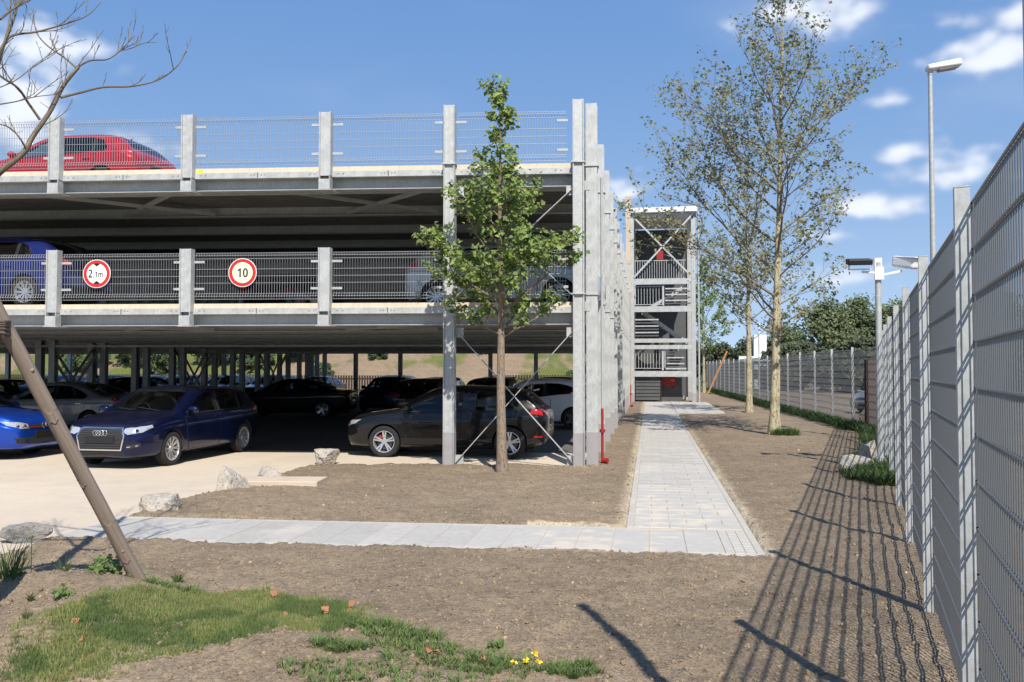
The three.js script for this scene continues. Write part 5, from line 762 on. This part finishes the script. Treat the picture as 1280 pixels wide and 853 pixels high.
{ // earth bank behind the garage
  const nx = 150, nz = 40, p = [], c = [], idx = [], uv = [];
  for (let j = 0; j <= nz; j++) for (let i = 0; i <= nx; i++) { const x = lerp(-62, 4.5, i / nx), z = lerp(-50.5, -80, j / nz); const y = -0.1 + 5.6 * sstep(-52.5, -72, z) + 0.25 * perlin.noise(x * 0.3, 1, z * 0.3); p.push(x, y * sstep(5, -1, x), z); uv.push(x, z); const g = sstep(-0.05, 0.2, perlin.noise(x * 0.25, 3, z * 0.3) + 0.5 * perlin.noise(x * 1.1, 8, z * 1.1) + (x < -27 ? 0.3 : x > -9 ? 0.3 * sstep(-57, -61, z) - 0.25 * sstep(-61, -57, z) : -0.3)); c.push(lerp(1.1, 0.5, g), lerp(1.05, 0.75, g), lerp(1.0, 0.27, g)); }
  for (let j = 0; j < nz; j++) for (let i = 0; i < nx; i++) { const a = j * (nx + 1) + i; idx.push(a, a + 1, a + nx + 1, a + 1, a + nx + 2, a + nx + 1); }
  const g = new THREE.BufferGeometry(); g.setAttribute('position', new THREE.Float32BufferAttribute(p, 3)); g.setAttribute('uv', new THREE.Float32BufferAttribute(uv, 2)); g.setAttribute('color', new THREE.Float32BufferAttribute(c, 3)); g.setIndex(idx); g.computeVertexNormals();
  const m = new THREE.Mesh(g, M.soil); m.name = 'hillside'; scene.add(m); tag(m, 'brown earth bank with patches of grass behind the garage', 'hillside', null, 'structure');
  const B = (x, z, s, i) => { const y = 5.6 * sstep(-52.5, -72, z) - 0.3; const T = bushTree('bank_shrub', 'green shrub growing on the earth bank behind the garage', x, z, 1.5 * s, 2.2 * s, 1200 + i, 'shrubs on the earth bank', [[0.09, 0.16, 0.03], [0.12, 0.19, 0.04], [0.06, 0.1, 0.02]], 0.16); T.position.y = y; };
  [[-43, -60, 1.6], [-39.5, -61, 1.7], [-36, -59, 1.5], [-32.5, -61, 1.6], [-29, -60, 1.3], [-26, -62, 1.4], [-23, -58.5, 0.8], [-20, -62, 0.7], [-5.2, -58, 0.55], [-3.6, -60, 0.9], [-12, -63, 0.7]].forEach((q, i) => B(...q, i));
}
{ // low timber fences behind the garage
  for (const [x0, x1, lab] of [[-46, -24, 'long dark picket fence behind the left half of the garage'], [-22.5, -15, 'dark picket fence behind the middle of the garage'], [-9.5, -1.6, 'dark picket fence seen past the white hatchback']]) {
    const F = thing('picket_fence', lab, 'fence', [x0, 0, -51]); part(F, 'rail', [bx(x0, x1, 0.45, 0.55, -51.03, -50.99), bx(x0, x1, 1.15, 1.25, -51.03, -50.99)], M.woodDark);
    for (let x = x0; x < x1; x += 0.17) part(F, 'picket', bx(x, x + 0.11, 0.02, 1.42 + 0.04 * Math.sin(x * 37), -50.98, -50.95), M.woodDark);
  }
}
/* ---------- street furniture ---------- */
{
  const x = 3.9, z = -15.6, g = thing('camera_pole', 'grey steel pole with surveillance camera and dark floodlight beside the fence', 'pole', [x, 0, z]);
  part(g, 'mast', [cyl(V(x, -0.1, z), V(x, 3.62, z), 0.055, 0.05, 16), cyl(V(x, 3.62, z), V(x, 3.65, z), 0.05, 0.03, 16)], M.galv);
  const ft = part(g, 'base_cover', [cyl(V(x, -0.05, z), V(x, 0.28, z), 0.1, 0.085, 14)], M.galv);
  part(g, 'mount', [bx(x - 0.075, x + 0.075, 3.32, 3.54, z + 0.04, z + 0.09), bar(V(x + 0.05, 3.4, z + 0.06), V(x + 0.36, 3.46, z + 0.1), 0.05, 0.04), bar(V(x - 0.05, 3.44, z + 0.06), V(x - 0.28, 3.46, z + 0.08), 0.04, 0.035), bx(x - 0.06, x + 0.06, 3.55, 3.7, z - 0.03, z + 0.03)], M.white);
  const cm = part(g, 'camera_housing', (() => { const q = new RoundedBoxGeometry(0.19, 0.19, 0.46, 3, 0.05); q.rotateX(0.22); q.rotateY(0.6); q.translate(x + 0.42, 3.6, z + 0.12); return q; })(), M.white); part(cm, 'lens_window', (() => { const q = new RoundedBoxGeometry(0.115, 0.105, 0.02, 2, 0.008); q.translate(0, 0, 0.208); q.rotateX(0.15); q.rotateY(0.55); q.translate(x + 0.42, 3.6, z + 0.12); return q; })(), M.black);
  part(cm, 'sunshield', (() => { const q = new RoundedBoxGeometry(0.2, 0.02, 0.5, 2, 0.008); q.translate(0, 0.09, 0.03); q.rotateX(0.15); q.rotateY(0.55); q.translate(x + 0.42, 3.6, z + 0.12); return q; })(), M.white);
  const fl = part(g, 'floodlight', (() => { const q = new RoundedBoxGeometry(0.4, 0.1, 0.24, 2, 0.02); q.rotateX(0.2); q.translate(x - 0.33, 3.63, z + 0.1); return q; })(), M.black); part(fl, 'yoke', [bx(x - 0.51, x - 0.49, 3.5, 3.63, z + 0.09, z + 0.12), bx(x - 0.51, x - 0.14, 3.49, 3.51, z + 0.09, z + 0.12)], M.white);
}
{
  const x = 6.18, z = -20.1, g = thing('street_lamp', 'tall street lamp with pale flat head behind the wire fence', 'lamp', [x, 0, z]);
  part(g, 'mast', [cyl(V(x, -0.1, z), V(x, 3, z), 0.075, 0.068, 16), cyl(V(x, 3, z), V(x, 8.38, z), 0.062, 0.045, 16)], M.galv);
  const hd = part(g, 'lamp_head', (() => { const q = new RoundedBoxGeometry(0.72, 0.15, 0.28, 3, 0.05); const p = q.attributes.position; for (let i = 0; i < p.count; i++) { const t = (p.getX(i) + 0.36) / 0.72; p.setY(i, p.getY(i) * lerp(0.75, 1.1, t)); } q.rotateZ(0.13); q.translate(x + 0.28, 8.5, z); return q; })(), M.white);
  part(hd, 'diffuser', (() => { const q = new RoundedBoxGeometry(0.4, 0.05, 0.2, 2, 0.02); q.rotateZ(0.13); q.translate(x + 0.36, 8.425, z); return q; })(), M.greyPaint); part(hd, 'socket', cyl(V(x, 8.3, z), V(x, 8.45, z), 0.055, 0.055, 12), M.galv);
}
solo('white_tower', [bx(9.6, 10.75, 0, 5.0, -83.5, -82.5), bx(8.2, 11.2, 2.55, 3.0, -82.4, -82.2), bx(10.05, 10.15, 0, 6.2, -82.45, -82.35)], M.white, 'white advertising pylon behind the far fence', 'pylon', null, null, [10.2, 0, -83]);
{ const z = -40, x = farFenceX(z) - 0.08, g = thing('fence_sign', 'white sign plate of triangle and disc shape on the far fence', 'sign', [x, 1.9, z]); const s = new THREE.Shape(); s.moveTo(-0.32, 0.0); s.lineTo(0.32, 0.0); s.lineTo(0.05, 0.72); s.lineTo(-0.02, 0.72); s.closePath(); const q = new THREE.ExtrudeGeometry(s, { depth: 0.01, bevelEnabled: false }); q.rotateY(-Math.PI / 2 + 0.5); localPart(g, 'triangle', q, M.white); g.scale.setScalar(0.78); const c = new THREE.CylinderGeometry(0.27, 0.27, 0.012, 28); c.rotateX(Math.PI / 2); c.translate(0, -0.2, 0.002); c.rotateY(-Math.PI / 2 + 0.5); localPart(g, 'disc', c, M.white); }
solo('brown_board', [bx(5.98, 7.1, 0.05, 2.05, -25.55, -25.5), bx(6.0, 6.06, 0, 2.05, -25.5, -25.42)], M.brownBoard, 'dark brown board leaning behind the fence corner', 'board', null, null, [6.5, 0, -25.5]);

/* ---------- rocks ---------- */
function rock(x, z, w, h, d, seed, label, m = M.rock, sink = 0.12, turn = 0) {
  h *= 1.35; const r = rngOf(seed), g0 = mergeVertices((() => { const q = new THREE.IcosahedronGeometry(1, 7); q.deleteAttribute('uv'); q.deleteAttribute('normal'); return q; })()), p = g0.attributes.position, v = V(), pl = [];
  for (let k = 0; k < 13; k++) pl.push([V(r() - 0.5, r() - 0.42, r() - 0.5).normalize(), 0.42 + 0.36 * r()]);
  for (let i = 0; i < p.count; i++) { v.fromBufferAttribute(p, i).normalize(); let R0 = 1; for (const [n, o] of pl) { const c = v.dot(n); if (c > 0.05) R0 = Math.min(R0, o / c); } R0 *= 1 + 0.09 * perlin.noise(v.x * 3 + seed, v.y * 3, v.z * 3) + 0.05 * perlin.noise(v.x * 7, v.y * 7 + seed, v.z * 7) - 0.05 * Math.abs(perlin.noise(v.x * 13, v.y * 13, v.z * 13 + seed)) - 0.03 * Math.abs(perlin.noise(v.x * 29, v.y * 29, v.z * 29 + seed)); p.setXYZ(i, v.x * R0 * w / 1.35, v.y * R0 * h / 1.25, v.z * R0 * d / 1.35); }
  let g = toCreasedNormals(flat(g0), 0.32); g.computeBoundingBox(); g.rotateY(turn); g.translate(x, -g.boundingBox.min.y - (sink + 0.24) * h, z); solo('rock', g, m, label, 'rock', 'limestone rocks edging the soil bed', null, [x, 0, z]);
}
rock(-5.98, -10.0, 0.44, 0.25, 0.36, 3, 'wide pale boulder with ochre streak beside the paved cross path', M.rock, 0.1, 0.2);
rock(-6.08, -11.85, 0.4, 0.4, 0.34, 8, 'upright pointed pale rock beside the cover slab', M.rock, 0.1, 0.7);
rock(-6.22, -13.45, 0.52, 0.24, 0.34, 14, 'low pale rock behind the upright pointed rock', M.rock, 0.12, 0.1);
rock(-5.97, -15.4, 0.4, 0.26, 0.36, 19, 'rounded pale rock in front of the dark grey hatchback', M.rock, 0.12, 0.5);
rock(-6.36, -8.05, 0.42, 0.13, 0.24, 27, 'low grey rock at the driveway end of the cross path', M.rockGrey, 0.14, 0.15);
rock(3.5, -15.5, 0.42, 0.34, 0.36, 33, 'squat pale rock beside the camera pole', M.rock, 0.14, 0.2);
rock(3.82, -16.1, 0.4, 0.46, 0.36, 41, 'taller pale rock touching the camera pole', M.rock, 0.12, 1.0);
rock(7.0, -29.0, 0.55, 0.6, 0.5, 46, 'pale rock on the far side of the fence corner', M.rock, 0.12, 0.6);

/* ---------- clods, grass, weeds, fallen leaves ---------- */
{
  const r = rngOf(808), g0 = new THREE.IcosahedronGeometry(1, 0), n = 42000, im = new THREE.InstancedMesh(g0, std({ map: soilMap, color: col(1.1, 1.08, 1.05), roughness: 1 }), n), m4 = new THREE.Matrix4(), q = new THREE.Quaternion(), e = new THREE.Euler(); let k = 0, guard = 0;
  while (k < n && guard++ < 400000) {
    const rr = 3.6 * Math.pow(24 / 3.6, Math.pow(r(), 1.25)), a = R(lerp(-46, 28, r())), x = rr * Math.sin(a), z = -rr * Math.cos(a); if (hardDist(x, z) < 0.03 || (x > fenceX(z) + 0.6)) continue;
    const s = (0.0032 + 0.014 * Math.pow(r(), 7)) * (0.8 + rr * 0.035); e.set(r() * 6, r() * 6, r() * 6); q.setFromEuler(e); m4.compose(V(x, soilY(x, z) + s * 0.2, z), q, V(s * (0.7 + 0.7 * r()), s * (0.6 + 0.4 * r()), s)); im.setMatrixAt(k, m4); const w = r() < 0.02 ? 1.4 + r() * 0.8 : 0.75 + 0.5 * r(); im.setColorAt(k, col(w, w * 0.99, w * 0.97)); k++;
  }
  im.count = k; im.name = 'soil_clods'; scene.add(im); tag(im, 'loose clods and pale pebbles scattered over the soil', 'gravel', null, 'stuff');
}
function tuftGeo(r, n, h, w, spread, lean = 0.6) { const S = new Soup(); for (let k = 0; k < n; k++) { const a = r() * 6.283, b = V(Math.cos(a) * spread * r(), 0, Math.sin(a) * spread * r()), dir = V(Math.cos(a + r() - 0.5) * lean * r(), 1, Math.sin(a + r() - 0.5) * lean * r()).normalize(), hh = h * (0.45 + 0.7 * r()), s = V(-dir.z, 0, dir.x).add(V(r() - 0.5, 0, r() - 0.5)).normalize().multiplyScalar(w * (0.6 + 0.6 * r())), m = b.clone().addScaledVector(dir, hh * 0.55), t = m.clone().add(V(dir.x * 1.9, dir.y * 0.75, dir.z * 1.9).normalize().multiplyScalar(hh * 0.5)), nn = V().crossVectors(dir, s).normalize(); S.tri(b.clone().sub(s), b.clone().add(s), m.clone().add(s.clone().multiplyScalar(0.8)), nn); S.tri(b.clone().sub(s), m.clone().add(s.clone().multiplyScalar(0.8)), m.clone().sub(s.clone().multiplyScalar(0.8)), nn); S.tri(m.clone().sub(s.clone().multiplyScalar(0.8)), m.clone().add(s.clone().multiplyScalar(0.8)), t, nn); } return S.geo(); }
function grassField(name, label, count, seed, place, h, cols) {
  const r = rngOf(seed), g0 = tuftGeo(r, 9, h, 0.0035, 0.035, 0.9), im = new THREE.InstancedMesh(g0, M.grass, count), m4 = new THREE.Matrix4(), q = new THREE.Quaternion(); let k = 0, guard = 0;
  while (k < count && guard++ < count * 40) { const t = place(r); if (!t) continue; const [x, z, s, ci] = t; q.setFromAxisAngle(V(0, 1, 0), r() * 6.283); m4.compose(V(x, soilY(x, z) - 0.006, z), q, V(s, s * (0.7 + 0.6 * r()), s)); im.setMatrixAt(k, m4); const c = tint(cols[ci === undefined ? Math.floor(r() * cols.length) : ci], r, 0.25); im.setColorAt(k, col(...c)); k++; }
  im.count = k; im.name = name; scene.add(im); tag(im, label, 'grass', null, 'stuff'); return im;
}
const inPoly = (x, z, P) => { let c = false; for (let i = 0, j = P.length - 1; i < P.length; j = i++) if ((P[i][1] > z) !== (P[j][1] > z) && x < (P[j][0] - P[i][0]) * (z - P[i][1]) / (P[j][1] - P[i][1]) + P[i][0]) c = !c; return c; };
const lawn = [[-3.5, -4.3], [-3.6, -4.7], [-3.8, -5.2], [-3.72, -5.75], [-3.45, -6.0], [-3.16, -6.32], [-2.7, -6.15], [-2.2, -6.05], [-1.95, -5.75], [-2.02, -5.5], [-2.45, -5.25], [-2.7, -4.95], [-3.05, -4.6], [-3.2, -4.2]];
const grassCols = [[0.12, 0.18, 0.045], [0.16, 0.21, 0.055], [0.29, 0.31, 0.095], [0.2, 0.24, 0.065], [0.095, 0.145, 0.035], [0.36, 0.31, 0.15]];
grassField('grass_patch', 'ragged patch of short yellow-green grass on the soil', 9000, 61, r => { const x = lerp(-4.0, -1.9, r()), z = lerp(-6.4, -4.1, r()), n = perlin.noise(x * 3.2, 2, z * 3.2), e = perlin.noise(x * 6, 7, z * 6) * 0.14; const q = (r() + r() - 1) * 0.22; if (!inPoly(x + e + q, z + e - q * 0.6, lawn)) return null; const dry = perlin.noise(x * 2.1 + 4, 5, z * 2.1) > 0.02 - 0.18 * (x < -2.7 ? 1 : 0); return [x, z, 0.8 + 0.5 * n, dry ? (r() < 0.55 ? 2 + Math.floor(r() * 2) : r() < 0.2 ? 5 : 1) : (r() < 0.6 ? 0 : r() < 0.7 ? 4 : 1)]; }, 0.055, grassCols);
const strips = [[-1.9, -5.6, 0.3, 0.1], [-1.6, -5.45, 0.28, 0.1], [-1.45, -5.25, 0.28, 0.12], [-1.2, -5.05, 0.4, 0.16], [-0.85, -4.98, 0.35, 0.12], [-0.45, -5.02, 0.16, 0.1], [-1.9, -5.15, 0.2, 0.08], [-1.7, -4.75, 0.4, 0.2], [-3.6, -6.15, 0.25, 0.08], [-1.0, -4.6, 0.4, 0.2]];
grassField('grass_strip', 'dark green straggling grass along the bottom edge of the soil', 1300, 62, r => { const s = strips[Math.floor(r() * strips.length)], a = r() * 6.283, q = Math.sqrt(r()), x = s[0] + Math.cos(a) * s[2] * q, z = s[1] + Math.sin(a) * s[3] * q; return [x, z, 0.55 + 0.7 * r()]; }, 0.065, [[0.10, 0.17, 0.035], [0.13, 0.2, 0.045], [0.16, 0.21, 0.06]]);
grassField('fence_grass', 'lush green grass growing at the foot of the fences', 5200, 63, r => { if (r() < 0.42) { const z = lerp(-13.2, -17.5, r()), x = fenceX(z) - 0.05 - Math.abs(r() + r() - 1) * 0.75 * sstep(-12.6, -15, z); return [x, z, 1.6 + 1.4 * r()]; } const z = lerp(-18, -70, Math.pow(r(), 1.3)), x = (z > -24.4 ? fenceX(z) : farFenceX(z)) - 0.45 * r() * r() - 0.02; return [x, z, 2 + 2.2 * r() + (-z - 18) * 0.03]; }, 0.075, [[0.06, 0.12, 0.02], [0.08, 0.15, 0.025], [0.05, 0.09, 0.02]]);
grassField('tree_foot_grass', 'green grass tuft at the foot of the tall plane tree', 130, 64, r => [3.55 + (r() - 0.5) * 0.5, -23.7 + (r() - 0.5) * 0.4, 2.4 + r()], 0.08, [[0.07, 0.13, 0.02]]);
function weed(x, z, h, n, cols, label, leafy) {
  const r = rngOf(Math.round(x * 1000 - z * 77)), y = soilY(x, z), T = thing('weed', label, 'weed', [x, y, z], 0, 'weeds on the bare soil');
  if (leafy) { const S = new Soup(); S.c = []; for (let k = 0; k < n; k++) { const a = r() * 6.283, q = Math.sqrt(r()) * h * 0.75; addLeaf(S, V(Math.cos(a) * q, h * (0.1 + 0.8 * r()) * (1 - q / h * 0.5), Math.sin(a) * q), 0.035 + 0.02 * r(), r, cols); } const st = new Soup(); for (let k = 0; k < 8; k++) { const a = r() * 6.283; st.rod(V(0, -0.01, 0), V(Math.cos(a) * h * 0.5, h * 0.7, Math.sin(a) * h * 0.5), 0.002, 0.001, 3); } soupMesh(T, 'leaves', S, M.leafLime); soupMesh(T, 'stems', st, M.barkTwig); }
  else { const g = tuftGeo(r, n, h, 0.0042, h * 0.35, 0.9); const m = new THREE.Mesh(g, phys({ color: col(...cols[0]), roughness: 0.75, transmission: 0.25, thickness: 0, side: THREE.DoubleSide })); m.name = 'blades'; T.add(m); }
  return T;
}
const wg = [[0.11, 0.19, 0.03], [0.14, 0.22, 0.04]];
weed(-4.28, -6.3, 0.17, 110, wg, 'bushy light green weed beside the timber stake', true); weed(-4.03, -6.28, 0.09, 60, wg, 'small leafy weed right beside the foot of the stake', true); weed(-4.15, -5.62, 0.1, 40, wg, 'small leafy weed at the edge of the grass patch', true);
weed(-4.55, -6.55, 0.08, 40, wg, 'little leafy weed in the shadow of the bare tree', true);
weed(-4.93, -6.02, 0.36, 120, [[0.06, 0.13, 0.025]], 'tall dark green daffodil clump below the bare tree'); weed(-4.72, -6.4, 0.14, 40, [[0.07, 0.12, 0.03]], 'thin grassy weed behind the daffodil clump');
weed(-3.75, -6.45, 0.09, 60, [[0.08, 0.13, 0.03]], 'grass tuft on the right side of the stake foot'); weed(-4.35, -5.55, 0.06, 50, [[0.07, 0.1, 0.03]], 'sparse low weed on soil left of the grass patch'); weed(-4.1, -5.2, 0.07, 40, [[0.07, 0.11, 0.03]], 'low weed tuft near the left corner of the grass patch'); weed(-0.95, -5.3, 0.06, 16, wg, 'single broad-leaved seedling on bare soil', true);
{ // yellow flowers
  const fl = (x, y, z, lab) => { const T = thing('yellow_flower', lab, 'flower', [x, soilY(x, z), z], 0, 'yellow flowers'); localPart(T, 'stem', cyl(V(0, -0.02, 0), V(0, y, 0), 0.003, 0.003, 5), M.barkTwig); const S = new Soup(), r = rngOf(Math.round(x * 999)); S.c = []; for (let k = 0; k < 6; k++) addLeaf(S, V(0, y, 0), 0.024, r, [[1, 1, 1]]); soupMesh(T, 'petals', S, M.flowers); };
  fl(-4.98, 0.3, -6.35, 'yellow daffodil flower in the clump below the bare tree'); for (const [x, z] of [[-0.72, -5.02], [-0.64, -4.98], [-0.68, -5.1], [-0.78, -4.96]]) fl(x, 0.05, z, 'small yellow flower in the straggling grass');
}
{ const r = rngOf(99); for (const [x, z] of [[-3.35, -4.72], [-2.45, -5.62], [-2.2, -5.72], [-2.1, -5.85], [-2.33, -5.95], [-1.3, -5.1], [-0.98, -5.04], [-1.35, -4.9], [-2.72, -6.05], [-3.5, -4.9]]) { const S = new Soup(); S.c = []; addLeaf(S, V(0, 0.02, 0), 0.06, r, [[1, 1, 1]]); addLeaf(S, V(0, 0.015, 0), 0.045, r, [[0.9, 0.9, 0.9]]); const T = new THREE.Mesh(S.geo(), M.deadLeaf); T.name = numbered('dead_leaf'); T.position.set(x, soilY(x, z) + 0.012, z); scene.add(T); tag(T, 'curled brown dead leaf lying in the grass', 'leaf', 'dead leaves in the grass'); } }

shadows(scene);
renderer.render(scene, camera);
